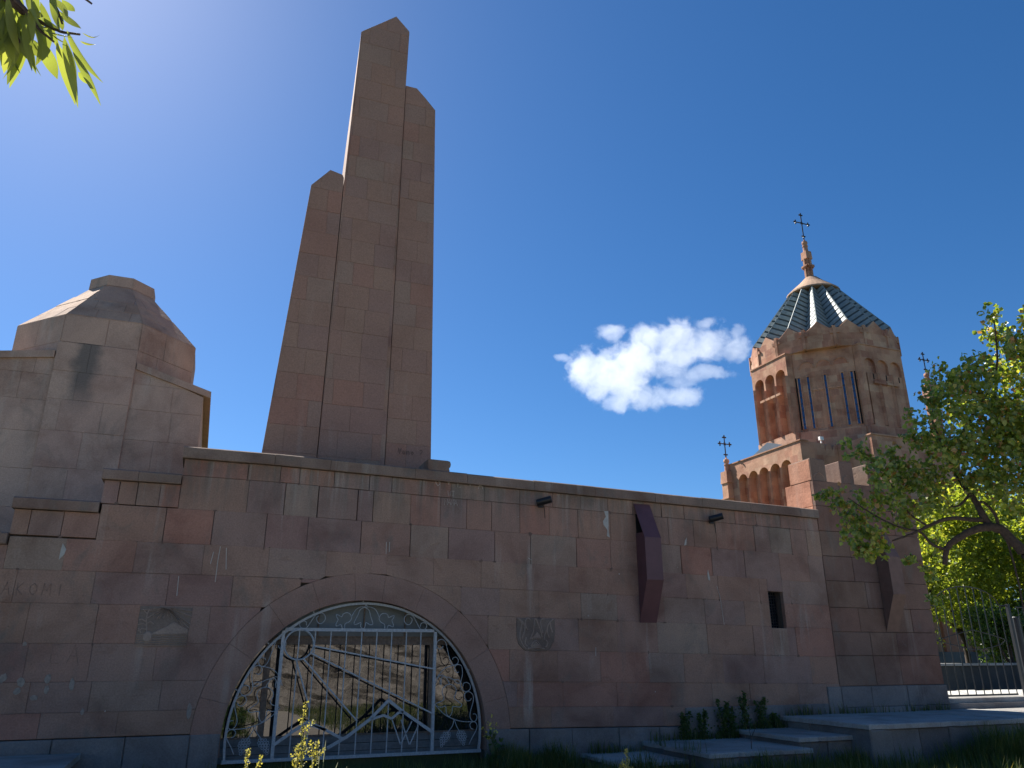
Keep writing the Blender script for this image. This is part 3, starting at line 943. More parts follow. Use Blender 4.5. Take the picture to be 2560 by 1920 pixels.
# ------------------------------------------------------------------ wall lamps
def lamp(p, label):
    t = thing('wall_lamp', label, 'lamp', (p[0], -0.1, p[1]), 'black tube lamps on the wall')
    d = Vector((0.80, -0.50, 0.22)).normalized()
    c = Vector((p[0], -0.20, p[1]))
    a, b_ = c - d * .15, c + d * .15
    mb = MB()
    side = [a, a + d * .01, a + d * .02, b_]
    mb.tube(side, [.05, .066, .07, .07], 14, cap=False)
    mb.tube([b_, b_ - d * .001, b_ - d * .05], [.07, .060, .058], 14, cap=False)
    mb.tube([a, a + d * .004], [.05, .05], 14)
    mb.build('housing', M['lampblack'], t, smooth=True)
    MB().tube([b_ - d * .06, b_ - d * .05], [.058, .058], 14).build('lens', plain('lamp_lens', (0.10, 0.11, 0.11), 0.1, spec=.8), t)
    mb = MB()
    mb.box((p[0] - .05, -.03, p[1] - .10), (p[0] + .05, -.012, p[1] + .0))
    mb.tube([(p[0], -.02, p[1] - .05), (p[0], -.10, p[1] - .06), tuple(c - d * .02 - Vector((0, 0, .05)))], .012, 6)
    mb.build('bracket', M['lampblack'], t)
    MB().tube([(p[0] + .06, -.018, p[1] - .02), (p[0] + .09, -.014, p[1] - .12), (p[0] + .10, -.012, p[1] - .3)], .006, 5).build('cable', M['lampblack'], t)
lamp((6.055, 4.492), 'black tube lamp on the wall left of the maroon box')
lamp((10.085, 4.404), 'black tube lamp on the wall right of the maroon box')

# ------------------------------------------------------------------ carved plaques
plq = thing('relief_plaque', 'rectangular stone relief of a mountain under sun rays, left of the arched gate', 'plaque', (-0.55, 0, 2.05))
M['plq'] = stone('relief_stone', [(0, (0.30, 0.225, 0.18)), (1, (0.34, 0.255, 0.205))], streak=.3, moss=.3)
M['plqd'] = stone('relief_ground', [(0, (0.19, 0.145, 0.12)), (1, (0.21, 0.16, 0.13))], streak=.3, moss=.4)
q4 = [(-0.908,2.371), (-0.911,1.796), (-0.152,1.771), (-0.132,2.355)]
v, f = slab(q4, 0.012, 0.1, 0.006)
add('slab', v, f, M['plqd'], plq)
def ridge(name, pts, wd, y, mat, parent, k=0):
    mb = MB()
    mb.tube([(x, y, z) for x, z in pts], wd, 5)
    return mb.build(name, mat, parent)
suns = [(-0.507,2.354)][0]
for (ex, ez) in [(-0.894,2.301), (-0.752,2.289), (-0.745,2.243), (-0.705,2.207), (-0.647,2.171), (-0.613,2.181), (-0.551,2.181), (-0.489,2.219), (-0.458,2.220), (-0.416,2.174), (-0.321,2.138), (-0.241,2.074), (-0.155,2.038), (-0.135,2.094), (-0.132,2.216), (-0.134,2.300)]:
    d = Vector((ex - suns[0], ez - suns[1]))
    a = Vector(suns) + d * .12
    wv = Vector((-d.y, d.x)).normalized() * .013
    v = [(a.x, -.012, a.y), (ex - wv.x, -.014, ez - wv.y), (ex + wv.x, -.014, ez + wv.y), (a.x + d.x * .02, -.028, a.y + d.y * .02), (ex, -.030, ez)]
    add('sun_ray', v, [(0, 1, 4, 3), (0, 3, 4, 2), (1, 2, 4)], M['plq'], plq)
mt_ = [(-0.719,1.937), (-0.572,2.020), (-0.469,2.076), (-0.409,2.123), (-0.369,2.128), (-0.306,2.092), (-0.158,2.024), (-0.154,1.946)]
n_ = len(mt_)
v = [(x, -.012, z) for x, z in mt_] + [(x, -.030, z) for x, z in inset(mt_[::-1], .008)[::-1]]
add('mountain', v, [tuple(range(n_, 2 * n_))] + [(i, (i + 1) % n_, n_ + (i + 1) % n_, n_ + i) for i in range(n_)], M['plq'], plq)
for zz in (912, 935, 958, 982, 1005, 1030):
    s_ = (zz - 912) / 118
    ridge('water_line', [(-0.904,1.929), (-0.155,1.934)] if zz == 912 else [( [(-0.904,1.929)][0][0] + .0 * s_ + .006 * s_, [(-0.904,1.929)][0][1] - .155 * s_ ), ( [(-0.155,1.934)][0][0] - .004 * s_, [(-0.155,1.934)][0][1] - .155 * s_ )], .0085, -.020, M['plq'], plq)
tr = [(-0.744,1.841), (-0.756,1.941), (-0.777,2.068), (-0.797,2.178), (-0.790,2.252), (-0.774,2.326)]
ridge('tree_trunk', tr, .012, -.018, M['plq'], plq)
for q in ([(-0.785,2.123), (-0.857,2.168), (-0.900,2.163)], [(-0.777,2.068), (-0.830,2.104), (-0.906,2.085)], [(-0.793,2.178), (-0.741,2.216), (-0.694,2.253)], [(-0.790,2.252), (-0.839,2.288), (-0.862,2.324)], [(-0.769,2.014), (-0.837,2.031), (-0.891,1.985)], [(-0.782,2.105), (-0.729,2.133), (-0.680,2.097)], [(-0.844,1.958), (-0.889,2.031)], [(-0.787,2.289), (-0.754,2.308), (-0.716,2.290)]):
    ridge('tree_branch', q, .010, -.016, M['plq'], plq)
mb = MB()
mb.lathe([(.001, -.0), (.075, 0), (.06, .02), (.001, .025)], (0, 0, 0), 14)
v = [(x_ + tr[0][0], -.012 - z_, y_ * 1.2 + tr[0][1] + .06) for x_, y_, z_ in mb.v]
add('roots', v, mb.f, M['plq'], plq)

shd = thing('relief_shield', 'round-bottomed stone shield relief with flames and peaks, right of the arched gate', 'plaque', (5.94, 0, 2.0))
so = [(5.540,2.283), (5.536,2.141), (5.539,1.926), (5.572,1.816), (5.649,1.740), (5.716,1.695), (5.921,1.685), (6.152,1.693), (6.228,1.758), (6.300,1.870), (6.324,2.018), (6.324,2.273)]
v, f = slab(so, 0.02, 0.1, 0.012)
add('slab', v, f, M['plqd'], shd)
for q in ([(5.554,2.275), (5.632,2.194), (5.622,2.090), (5.597,1.969), (5.611,1.884), (5.659,1.790), (5.726,1.731)], [(5.574,2.275), (5.671,2.194), (5.710,2.125), (5.680,2.004), (5.645,1.901)], [(5.622,2.194), (5.681,2.160), (5.695,2.056), (5.650,1.927)],
          [(5.814,2.248), (5.770,2.283), (5.721,2.247), (5.715,2.151), (5.758,2.065)], [(5.918,2.278), (5.898,2.232), (5.877,2.075), (5.846,1.988), (5.806,1.898)], [(5.928,2.276), (5.977,2.163), (6.024,2.042), (6.048,1.938)],
          [(6.098,2.279), (6.038,2.260), (6.022,2.199), (6.040,2.094), (6.064,2.016)], [(6.289,2.268), (6.227,2.219), (6.165,2.130), (6.159,2.034), (6.192,1.930)], [(6.227,2.201), (6.235,2.114), (6.263,2.026)], [(6.144,2.069), (6.103,1.973), (6.091,1.886)],
          [(5.728,1.936), (5.703,1.850), (5.717,1.799), (5.751,1.782)], [(6.116,1.891), (6.155,1.852), (6.149,1.792), (6.119,1.766)], [(5.756,1.735), (5.922,1.753), (6.099,1.732)], [(5.835,1.907), (5.885,1.946), (5.919,1.920), (5.964,1.946), (6.013,1.912)], [(5.814,1.774), (5.923,1.877), (6.020,1.774)]):
    ridge('carved_ridge', [tuple(p) for p in [(c.x, c.y) for c in spline([(a_, b_, 0) for a_, b_ in q], 4)]], .015, -.021, M['plq'], shd)
v, f = slab([(5.855,1.920), (5.945,2.041), (6.042,1.921), (5.998,1.933), (5.963,1.907), (5.924,1.933), (5.884,1.907)], .034, .0, .006)
add('carved_peak', v, f, M['plq'], shd)
v, f = slab([(5.829,1.765), (5.923,1.868), (6.020,1.766)], .034, .0, .01)
add('carved_peak', v, f, M['plq'], shd)

# block with a rounded end lying on the coping
t = thing('coping_block', 'short rounded stone block lying on the wall coping beside the obelisk', 'stone block', (4.4, 0.4, 5.0))
prf = [(3.720, 5.179), (4.105, 5.173), (4.154, 5.162), (4.171, 5.115), (4.165, 5.059), (4.134, 5.017), (4.150, 4.995), (4.145, 4.900), (3.732, 4.867)]
n_ = len(prf)
v = [(x, -.03, z) for x, z in prf] + [(x, .7, z) for x, z in prf]
add('block', v, [tuple(range(n_)), tuple(range(n_, 2 * n_))[::-1]] + [(i, n_ + i, n_ + (i + 1) % n_, (i + 1) % n_) for i in range(n_)], M['coping'], t)

# ------------------------------------------------------------------ generic stone facing on a planar convex face
def facing(parent, region, rows, lo, hi, mat, O, U, V, N, name='stone_slab', front=0.012, gap=0.008, cham=0.008, back=0.02, minarea=0.02, tilt=0.003, jit=0.006):
    """region: convex outline in (u,v); rows: course heights; every stone its own object"""
    if area2(region) < 0: region = region[::-1]
    u0, u1 = min(p[0] for p in region), max(p[0] for p in region)
    cnt = 0
    for k in range(len(rows) - 1):
        js = splits(u0 - random.uniform(0, lo), u1 + .01, lo, hi)
        for i in range(len(js) - 1):
            g = gap / 2
            p = clip([(js[i] + g, rows[k] + g), (js[i + 1] - g, rows[k] + g), (js[i + 1] - g, rows[k + 1] - g), (js[i] + g, rows[k + 1] - g)], region)
            if len(p) < 3 or abs(area2(p)) < minarea: continue
            v, f = slab(p, front + random.uniform(-jit, jit), back, cham, O, U, V, N, tilt)
            add(name, v, f, mat, parent)
            cnt += 1
    return cnt

def rows_(a, b, h):
    n = max(1, round((b - a) / h))
    return [a + (b - a) * i / n for i in range(n + 1)]

# ------------------------------------------------------------------ tall crenellated wall on the right
tall = thing('crenellated_wall', 'tall brown wall section with merlons along its top, right of the long wall', 'wall', (14.5, 0.4, 0))
TX0, TX1, TD = 13.04, 16.1, 0.95
MB().box((TX0 + .03, 0.06, -0.3), (TX1 - .03, TD, 5.46)).build('core', M['wallcore'], tall)
for (a, b_) in zip([0.98, 1.6, 2.1, 2.62, 3.2, 3.75, 4.32, 4.9], [1.6, 2.1, 2.62, 3.2, 3.75, 4.32, 4.9, 5.5]):
    js = splits(TX0 + .002, TX1, 0.7, 1.15)
    for i in range(len(js) - 1):
        v, f = slab([(js[i] + .004, a + .004), (js[i + 1] - .004, a + .004), (js[i + 1] - .004, b_ - .004), (js[i] + .004, b_ - .004)], random.uniform(-.003, .006), .08, .006, tilt=.003)
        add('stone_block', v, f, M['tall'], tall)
    # left and right returns
    for X, s in ((TX0, 1), (TX1, -1)):
        v, f = slab([(0.085, a + .004), (TD, a + .004), (TD, b_ - .004), (0.085, b_ - .004)][::s], 0.0, .03, .008, (X, 0, 0), (0, 1, 0), (0, 0, 1), (-s, 0, 0), 0)
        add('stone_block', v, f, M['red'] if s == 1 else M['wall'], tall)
js = splits(TX0, TX1 + .03, .8, 1.1)
for i in range(len(js) - 1):
    for (a, b_, fr) in ((-0.3, 0.55, .05), (0.553, 0.975, .035)):
        v, f = slab([(js[i] + .004, a), (js[i + 1] - .004, a), (js[i + 1] - .004, b_), (js[i] + .004, b_)], fr + random.uniform(-.004, .006), .09, .012, tilt=.004)
        add('plinth_stone', v, f, M['plinth'], tall)
for x0, x1 in ((13.04, 13.485), (13.92, 14.325), (14.78, 15.19), (15.62, 16.1)):
    o = MB()
    c = .012
    o.frustum([(x0 + .002, .005), (x1, .005), (x1, TD - .2), (x0 + .002, TD - .2)], 5.503, [(x0 + .002, .005), (x1, .005), (x1, TD - .2), (x0 + .002, TD - .2)], 6.02)
    o.frustum([(x0 + .002, .005), (x1, .005), (x1, TD - .2), (x0 + .002, TD - .2)], 6.02, [(x0 + c, .005 + c), (x1 - c, .005 + c), (x1 - c, TD - .2 - c), (x0 + c, TD - .2 - c)], 6.034)
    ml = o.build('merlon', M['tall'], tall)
    if x0 < 13.5:
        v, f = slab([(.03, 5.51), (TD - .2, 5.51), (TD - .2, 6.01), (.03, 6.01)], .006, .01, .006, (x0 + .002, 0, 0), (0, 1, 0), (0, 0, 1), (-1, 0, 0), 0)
        add('side_slab', v, f, M['red'], ml)  # lighter red than the dark front: the sunlit left side put into the colour
    mb = MB()
    mb.tube([((x0 + x1) / 2 + .16 * cos(pi * i / 10), .004, 5.53 + .16 * sin(pi * i / 10)) for i in range(0, 21)], .008, 4)
    mb.build('carved_disc', M['wall'], ml)

# ------------------------------------------------------------------ obelisk of three pylons
ob = thing('obelisk', 'tall obelisk of three joined tapering stone pylons behind the long wall', 'obelisk', (2.5, 2.2, 0.4))
OY = 1.5
def pylon(poly, dback, rowh, label=None, back_poly=None, oy=OY):
    """front outline in (x,z), narrowing backwards"""
    n = len(poly)
    bp = back_poly or poly
    p = [(x, oy, z) for x, z in poly] + [(x, oy + dback, z) for x, z in bp]
    o = add('pylon', p, [tuple(range(n)), tuple(range(n, 2 * n))[::-1]] + [(i, n + i, n + (i + 1) % n, (i + 1) % n) for i in range(n)], M['obside'], ob)
    zs = [q[1] for q in poly]
    facing(o, poly, rows_(min(zs), max(zs) + .02, rowh), 0.42, 0.78, M['obelisk'], (0, oy, 0), (1, 0, 0), (0, 0, 1), (0, -1, 0), front=.012, gap=.0035, cham=.003, minarea=.012, jit=.003, tilt=.0015)
    return o
M['obside'] = stone('tufa_obelisk_side', spread=.6, streak=.2, moss=.1, rnd='brick', brick=(.6, .5))
zb = 0.4
def at_line(p, q, z): return p[0] + (q[0] - p[0]) * (z - p[1]) / (q[1] - p[1])
Lx = at_line((0.74, 5.41), (1.17, 11.66), zb)
pylon([(Lx, zb), (1.70, zb), (1.80, 5.35), (1.878, 12.02), (1.84, 12.10), (1.56, 12.16), (1.17, 11.66)], 1.3, 0.55,
      back_poly=[(Lx + .25, zb), (1.70, zb), (1.80, 5.35), (1.878, 12.02), (1.84, 12.10), (1.6, 12.16), (1.35, 11.66)])
pylon([(1.72, zb), (3.18, zb), (3.195, 15.0), (3.215, 16.75), (2.85, 17.12), (2.0, 16.33), (1.893, 12.1), (1.815, 5.35)], 1.5, 0.55, oy=OY - .02,
      back_poly=[(1.80, zb), (3.18, zb), (3.195, 15.0), (3.215, 16.75), (2.9, 17.12), (2.30, 16.33), (1.97, 12.1), (1.87, 5.35)])
pylon([(3.20, zb), (4.24, zb), (4.19, 5.42), (3.985, 14.56), (3.75, 14.82), (3.49, 15.08), (3.212, 15.08)], 1.3, 0.55, oy=OY + .025,
      back_poly=[(3.20, zb), (4.1, zb), (4.06, 5.42), (3.86, 14.56), (3.65, 14.82), (3.45, 15.08), (3.212, 15.08)])
mb = MB()
for s in letters('Vano ?', 3.46, 5.62, 0.13, 0, sp=.72):
    mb.tube([(x, OY + .006, z) for x, z in s], .004, 4)
mb.build('painted_name', M['black'], ob)

# ------------------------------------------------------------------ domed chapel on the left
ch = thing('domed_chapel', 'stone chapel with a truncated octagonal dome behind the left end of the wall', 'chapel', (-2.64, 5.0, 0.4))
CX, CY0 = -2.64, 3.0
S2, DX = 0.725, 1.06
CC = CY0 + DX + S2                     # centre of the octagon in y
def octo(s, d, cx=CX, cy=CC):
    h = s + d
    return [(cx - s, cy - h), (cx + s, cy - h), (cx + h, cy - s), (cx + h, cy + s), (cx + s, cy + h), (cx - s, cy + h), (cx - h, cy + s), (cx - h, cy - s)]
o8 = octo(S2, DX)
ZB0, ZB1 = 6.6, 8.35
drum = MB().frustum(o8, ZB0, o8, ZB1).build('drum', M['chapel'], ch)
r8 = octo(S2 * 0.335, DX * 0.37)
ZR = 9.66
roof = MB().frustum([(CX + (x - CX) * 1.0, CC + (y - CC) * 1.0) for x, y in o8], ZB1 + .002, r8, ZR).build('roof', M['chapel'], ch)
capo = octo(S2 * 0.36, DX * 0.40)
cap = MB()
cap.frustum(capo, ZR - .02, octo(S2 * .355, DX * .395), ZR + .24)
cap.build('cap', M['chapel'], ch)
def face_frame(a, b_, z0):
    O = Vector((a[0], a[1], z0))
    U = Vector((b_[0] - a[0], b_[1] - a[1], 0)); L = U.length; U.normalize()
    return O, U, L
for i in (7, 0, 1):
    a, b_ = o8[i], o8[(i + 1) % 8]
    O, U, L = face_frame(a, b_, 0)
    N = Vector((U.y, -U.x, 0))
    facing(drum, [(0.004, 7.0), (L - .004, 7.0), (L - .004, ZB1), (.004, ZB1)], [7.0, 7.74, ZB1], .55, 1.0, M['chapel'], O, U, (0, 0, 1), N, front=.02, gap=.004, cham=.005, tilt=.002)
    # roof faces
    ra, rb = r8[i], r8[(i + 1) % 8]
    A, B, C_, D = Vector((*a, ZB1)), Vector((*b_, ZB1)), Vector((*rb, ZR)), Vector((*ra, ZR))
    Vv = ((C_ + D) / 2 - (A + B) / 2)
    Vn = (Vv - U * Vv.dot(U)); H = Vn.length; Vn.normalize()
    Nn = U.cross(Vn).normalized()
    uv = lambda P: ((P - A).dot(U), (P - A).dot(Vn))
    facing(roof, [uv(A), uv(B), uv(C_), uv(D)], rows_(0, H, .42), .5, .9, M['chapelroof'], A, U, Vn, Nn, front=.014, name='roof_slab', gap=.004, cham=.005)
# body: gabled nave running away from us
bx0, bx1 = -5.35, -0.50
gab = [(bx0, 0.4), (bx1 + .12, 0.4), (bx1, 6.86), (-1.9, 7.38), (-3.38, 7.42), (bx0, 7.12)]
n_ = len(gab)
body = add('nave', [(x, 3.02, z) for x, z in gab] + [(x, 10.2, z) for x, z in gab], [tuple(range(n_)), tuple(range(n_, 2 * n_))[::-1]] + [(i, n_ + i, n_ + (i + 1) % n_, (i + 1) % n_) for i in range(n_)], M['chapel'], ch)
facing(body, gab, [3.0, 3.5, 4.3, 5.05, 5.8, 6.45, 7.0, 7.7], .75, 1.35, M['chapel'], (0, 3.02, 0), (1, 0, 0), (0, 0, 1), (0, -1, 0), front=.016, gap=.003, cham=.004, jit=.003, tilt=.002)
# pilaster that carries the front of the drum
v, f = slab([(-3.40, 0.4), (-1.90, 0.4), (-1.90, 7.735), (-3.40, 7.735)], .035, .0, .012, (0, 3.004, 0), tilt=0)
pil = add('pilaster', v, f, M['chapel'], ch)
facing(pil, [(-3.395, 3.0), (-1.905, 3.0), (-1.905, 7.73), (-3.395, 7.73)], [3.0, 3.6, 4.4, 5.1, 5.85, 6.5, 7.1, 7.73], .6, 1.0, M['chapel'], (0, 2.97, 0), (1, 0, 0), (0, 0, 1), (0, -1, 0), front=.012, jit=.003, gap=.003, cham=.004, tilt=.002)
# eaves
for (pa, pb) in (((-1.88, 7.36), (-0.36, 6.90)), ((-3.42, 7.42), (-5.5, 7.10))):
    (xa, za), (xb, zb_) = pa, pb
    v = [(xa, 2.95, za + .10), (xb, 2.95, zb_ + .09), (xb, 2.95, zb_ - .05), (xa, 2.95, za - .05)]
    v += [(x, 10.3, z) for x, y, z in v]
    add('eave_slab', v, [(0, 3, 2, 1), (4, 5, 6, 7), (0, 1, 5, 4), (1, 2, 6, 5), (2, 3, 7, 6), (3, 0, 4, 7)], M['chapel'], ch)
# ------------------------------------------------------------------ church
cu = thing('church', 'red tufa church with a folded copper cone roof and a drum of arcades', 'church', (35.73, 22.0, 0.4))
KX, KY = 35.73, 22.0
AP = 4.05                               # apothem of the octagonal drum
def ngon(ap, n=8, ph=0.0):
    R = ap / cos(pi / n)
    return [(KX + R * cos(ph + 2 * pi * (i + .5) / n), KY + R * sin(ph + 2 * pi * (i + .5) / n)) for i in range(n)]
o8 = ngon(AP)
MB().frustum(o8, 12.6, o8, 19.0).build('drum', M['church'], cu)
rg = ngon(AP + .18)
MB().frustum(rg, 12.2, rg, 13.93).build('drum_base', M['church'], cu)
rt = ngon(AP + .06)
MB().frustum(rt, 18.96, rt, 19.14).build('drum_cornice', M['church'], cu)

def arcade(parent, xs, r, z0, zs, zt, xl, xr, dep, O, U, N, name, mat):
    """wall panel with round-arched recesses; returns nothing; local u along U, height z"""
    O, U, N = Vector(O), Vector(U), Vector(N)
    mb = MB()
    P = lambda u, z, t=0.0: tuple(O + U * u + Vector((0, 0, z)) + N * t)
    # piers and ends
    ed = [xl] + [e for x in xs for e in (x - r, x + r)] + [xr]
    for i in range(0, len(ed), 2):
        a, b_ = ed[i], ed[i + 1]
        mb.put([P(a, z0), P(b_, z0), P(b_, zs), P(a, zs)], [(0, 1, 2, 3)])
        mb.put([P(a, zs), P(b_, zs), P(b_, zt), P(a, zt)], [(0, 1, 2, 3)])
    K = 12
    for x in xs:
        for k in range(K):
            a0, a1 = pi - pi * k / K, pi - pi * (k + 1) / K
            p0 = (x + r * cos(a0), zs + r * sin(a0)); p1 = (x + r * cos(a1), zs + r * sin(a1))
            mb.put([P(*p0), P(*p1), P(p1[0], zt), P(p0[0], zt)], [(0, 1, 2, 3)])
            mb.put([P(*p0), P(*p1), P(*p1, -dep), P(*p0, -dep)], [(3, 2, 1, 0)])
        mb.put([P(x - r, z0), P(x - r, zs), P(x - r, zs, -dep), P(x - r, z0, -dep)], [(3, 2, 1, 0)])
        mb.put([P(x + r, z0), P(x + r, zs), P(x + r, zs, -dep), P(x + r, z0, -dep)], [(0, 1, 2, 3)])
    # back of the recesses, top, bottom and ends
    mb.put([P(xl, z0, -dep), P(xr, z0, -dep), P(xr, zt, -dep), P(xl, zt, -dep)], [(0, 1, 2, 3)])
    mb.put([P(xl, zt), P(xr, zt), P(xr, zt, -dep - .3), P(xl, zt, -dep - .3)], [(0, 1, 2, 3)])
    mb.put([P(xl, z0), P(xr, z0), P(xr, z0, -dep - .3), P(xl, z0, -dep - .3)], [(3, 2, 1, 0)])
    mb.put([P(xl, z0), P(xl, zt), P(xl, zt, -dep - .3), P(xl, z0, -dep - .3)], [(3, 2, 1, 0)])
    mb.put([P(xr, z0), P(xr, zt), P(xr, zt, -dep - .3), P(xr, z0, -dep - .3)], [(0, 1, 2, 3)])
    return mb.build(name, mat, parent)

def stick(u0, u1, z0, z1, t0, t1, O, U, N, mb, round_=False):
    O, U, N = Vector(O), Vector(U), Vector(N)
    P = lambda u, z, t: tuple(O + U * u + Vector((0, 0, z)) + N * t)
    um = (u0 + u1) / 2
    if round_:                                # three-sided shaft, its ridge forward
        mb.put([P(u0, z0, t0), P(um, z0, t1), P(u1, z0, t0), P(u0, z1, t0), P(um, z1, t1), P(u1, z1, t0)], [(0, 1, 4, 3), (1, 2, 5, 4), (3, 4, 5), (2, 1, 0)])
    else:
        mb.put([P(u0, z0, t0), P(u1, z0, t0), P(u1, z1, t0), P(u0, z1, t0), P(u0, z0, t1), P(u1, z0, t1), P(u1, z1, t1), P(u0, z1, t1)],
               [(4, 5, 6, 7), (0, 4, 7, 3), (1, 2, 6, 5), (3, 7, 6, 2), (0, 1, 5, 4)])

# four projecting bays with arches and crosses on the piers
def bay(N, U, filled=False):
    N, U = Vector(N), Vector(U)
    O = Vector((KX, KY, 0)) + N * 4.52
    b_ = arcade(cu, (-.98, 0, .98), .42, 13.95, 17.63, 18.85, -1.62, 1.62, .16 if filled else .52, O, U, N, 'bay', M['church'])
    mb = MB()
    stick(-1.66, 1.66, 12.4, 13.945, -.5, .03, O, U, N, mb)
    mb.build('bay_base', M['church'], b_)
    mb = MB()
    stick(-1.66, 1.66, 18.853, 18.93, -.5, .05, O, U, N, mb)
    mb.build('bay_cornice', M['church'], b_)
    for x in (-1.49, 1.49):
        mb = MB()
        stick(x - .10, x + .10, 13.96, 17.5, .0, .10, O, U, N, mb, True)
        mb.build('shaft', M['church'], b_)
    if filled:
        for x in (-.98, 0, .98):
            mb = MB(); stick(x - .30, x + .42, 13.955, 17.12, -.15, -.012, O, U, N, mb)
            mb.build('infill', M['church'], b_)
            mb = MB(); stick(x - .415, x - .30, 13.96, 17.1, -.155, -.11, O, U, N, mb)
            mb.build('slit_window', M['dark'], b_)
            mb = MB(); stick(x + .12, x + .2, 16.75, 17.1, -.012, -.004, O, U, N, mb)
            mb.build('slit_window', M['dark'], b_)
    for x in (-.49, .49):
        mb = MB()
        stick(x - .075, x + .075, 13.96, 17.15, .0, .14, O, U, N, mb, True)
        stick(x - .45, x + .45, 16.46, 16.60, .005, .12, O, U, N, mb)
        mb.build('relief_cross', M['church'], b_)
    return b_
bay((-1, 0, 0), (0, -1, 0)); bay((0, -1, 0), (1, 0, 0), True); bay((1, 0, 0), (0, 1, 0)); bay((0, 1, 0), (-1, 0, 0))

# diagonal faces with blue slit windows and blind lunettes
bl, n, b = newmat('blue_window_glass')
b.inputs['Base Color'].default_value = (0.018, 0.060, 0.19, 1)
b.inputs['Roughness'].default_value = 0.12
b.inputs['Specular IOR Level'].default_value = 0.9
geo = N_(n, 'ShaderNodeNewGeometry')
bump(n, b, noise(n, geo.outputs['Position'], 6, 2, .5), .12, .02)
M['blue'] = bl
for N, U in (((-.70711, -.70711, 0), (.70711, -.70711, 0)), ((.70711, -.70711, 0), (.70711, .70711, 0)), ((-.70711, .70711, 0), (-.70711, -.70711, 0))):
    O = Vector((KX, KY, 0)) + Vector(N) * AP
    for u, wd in ((-1.46, .13), (-.95, .115), (0, .115), (.95, .115), (1.46, .13)):
        mb = MB(); stick(u - wd / 2, u + wd / 2, 14.12, 17.30, .0, .012, O, U, N, mb)
        wi = mb.build('slit_window', M['blue'], cu)
        mb = MB()
        for s in (-1, 1):
            stick(u + s * (wd / 2 + .03) - .03, u + s * (wd / 2 + .03) + .03, 14.08, 17.34, .0, .09, O, U, N, mb)
        stick(u - wd / 2 - .06, u + wd / 2 + .06, 17.302, 17.38, .0, .10, O, U, N, mb)
        mb.build('frame', M['church'], wi)
        mb = MB()
        for z in [14.4 + .42 * i for i in range(7)]:
            stick(u - wd / 2, u + wd / 2, z, z + .03, .012, .03, O, U, N, mb)
        mb.build('glazing_bar', M['black'], wi)
    for u in (-1.615, 1.615):               # dark windows in the re-entrant corners
        mb = MB(); stick(u - .065, u + .065, 14.1, 17.32, .0, .02, O, U, N, mb)
        mb.build('corner_window', M['dark'], cu)
    for u in (-.95, 0, .95):
        K = 10
        Ov, Uv, Nv = Vector(O), Vector(U), Vector(N)
        v = [tuple(Ov + Uv * (u + .40 * cos(pi * i / K)) + Vector((0, 0, 17.86 + .40 * sin(pi * i / K))) + Nv * .012) for i in range(K + 1)]
        v += [tuple(Ov + Uv * (u + .33 * cos(pi * i / K)) + Vector((0, 0, 17.88 + .33 * sin(pi * i / K))) - Nv * .06 + Nv * .065) for i in range(K + 1)]
        lu = add('blind_lunette', v, [tuple(range(K + 1, 2 * K + 2))] + [(i, i + 1, K + 2 + i, K + 1 + i) for i in range(K)], M['red'], cu)
        mb = MB()
        mb.tube([Ov + Uv * (u + .42 * cos(pi * i / K)) + Vector((0, 0, 17.86 + .42 * sin(pi * i / K))) + Nv * .02 for i in range(K + 1)], .035, 5)
        mb.build('arch_band', M['church'], lu)
    for u in (-.48, .48):
        mb = MB()
        stick(u - .05, u + .05, 14.12, 16.9, .0, .03, O, U, N, mb)
        stick(u - .38, u + .38, 16.42, 16.54, .0, .05, O, U, N, mb)
        for q in (-.3, 0, .3):
            stick(u + q - .06, u + q + .06, 16.55, 16.66, .0, .04, O, U, N, mb)
        mb.build('relief_cross', M['church'], cu)

# crown of sixteen gables with small crosses in between
for k in range(16):
    a = 2 * pi * k / 16
    N = Vector((cos(a), sin(a), 0)); U = Vector((-sin(a), cos(a), 0))
    O = Vector((KX, KY, 0)) + N * 4.34
    wdt = 4.34 * math.tan(pi / 16)
    gb = [(-wdt, 18.9), (wdt, 18.9), (wdt, 20.08), (wdt * .70, 20.12), (0, 20.62), (-wdt * .70, 20.12), (-wdt, 20.08)]
    v, f = slab(gb, .10, .28, .02, O, U, (0, 0, 1), N, 0)
    v = v + [tuple(O + U * p[0] + Vector((0, 0, p[1])) - N * .28) for p in gb]
    f = f + [tuple(range(len(v) - 7, len(v)))[::-1]]
    g_ = add('gable', v, f, M['church'], cu)
    if k in (6, 7, 8, 9, 10, 11, 12, 13, 14):
        a2 = a + pi / 16
        N2 = Vector((cos(a2), sin(a2), 0)); U2 = Vector((-sin(a2), cos(a2), 0))
        O2 = Vector((KX, KY, 0)) + N2 * 4.42
        mb = MB()
        stick(-.09, .09, 18.95, 20.2, -.1, .16, O2, U2, N2, mb)
        stick(-.27, .27, 19.72, 19.9, -.1, .14, O2, U2, N2, mb)
        mb.build('relief_cross', M['church'], g_)

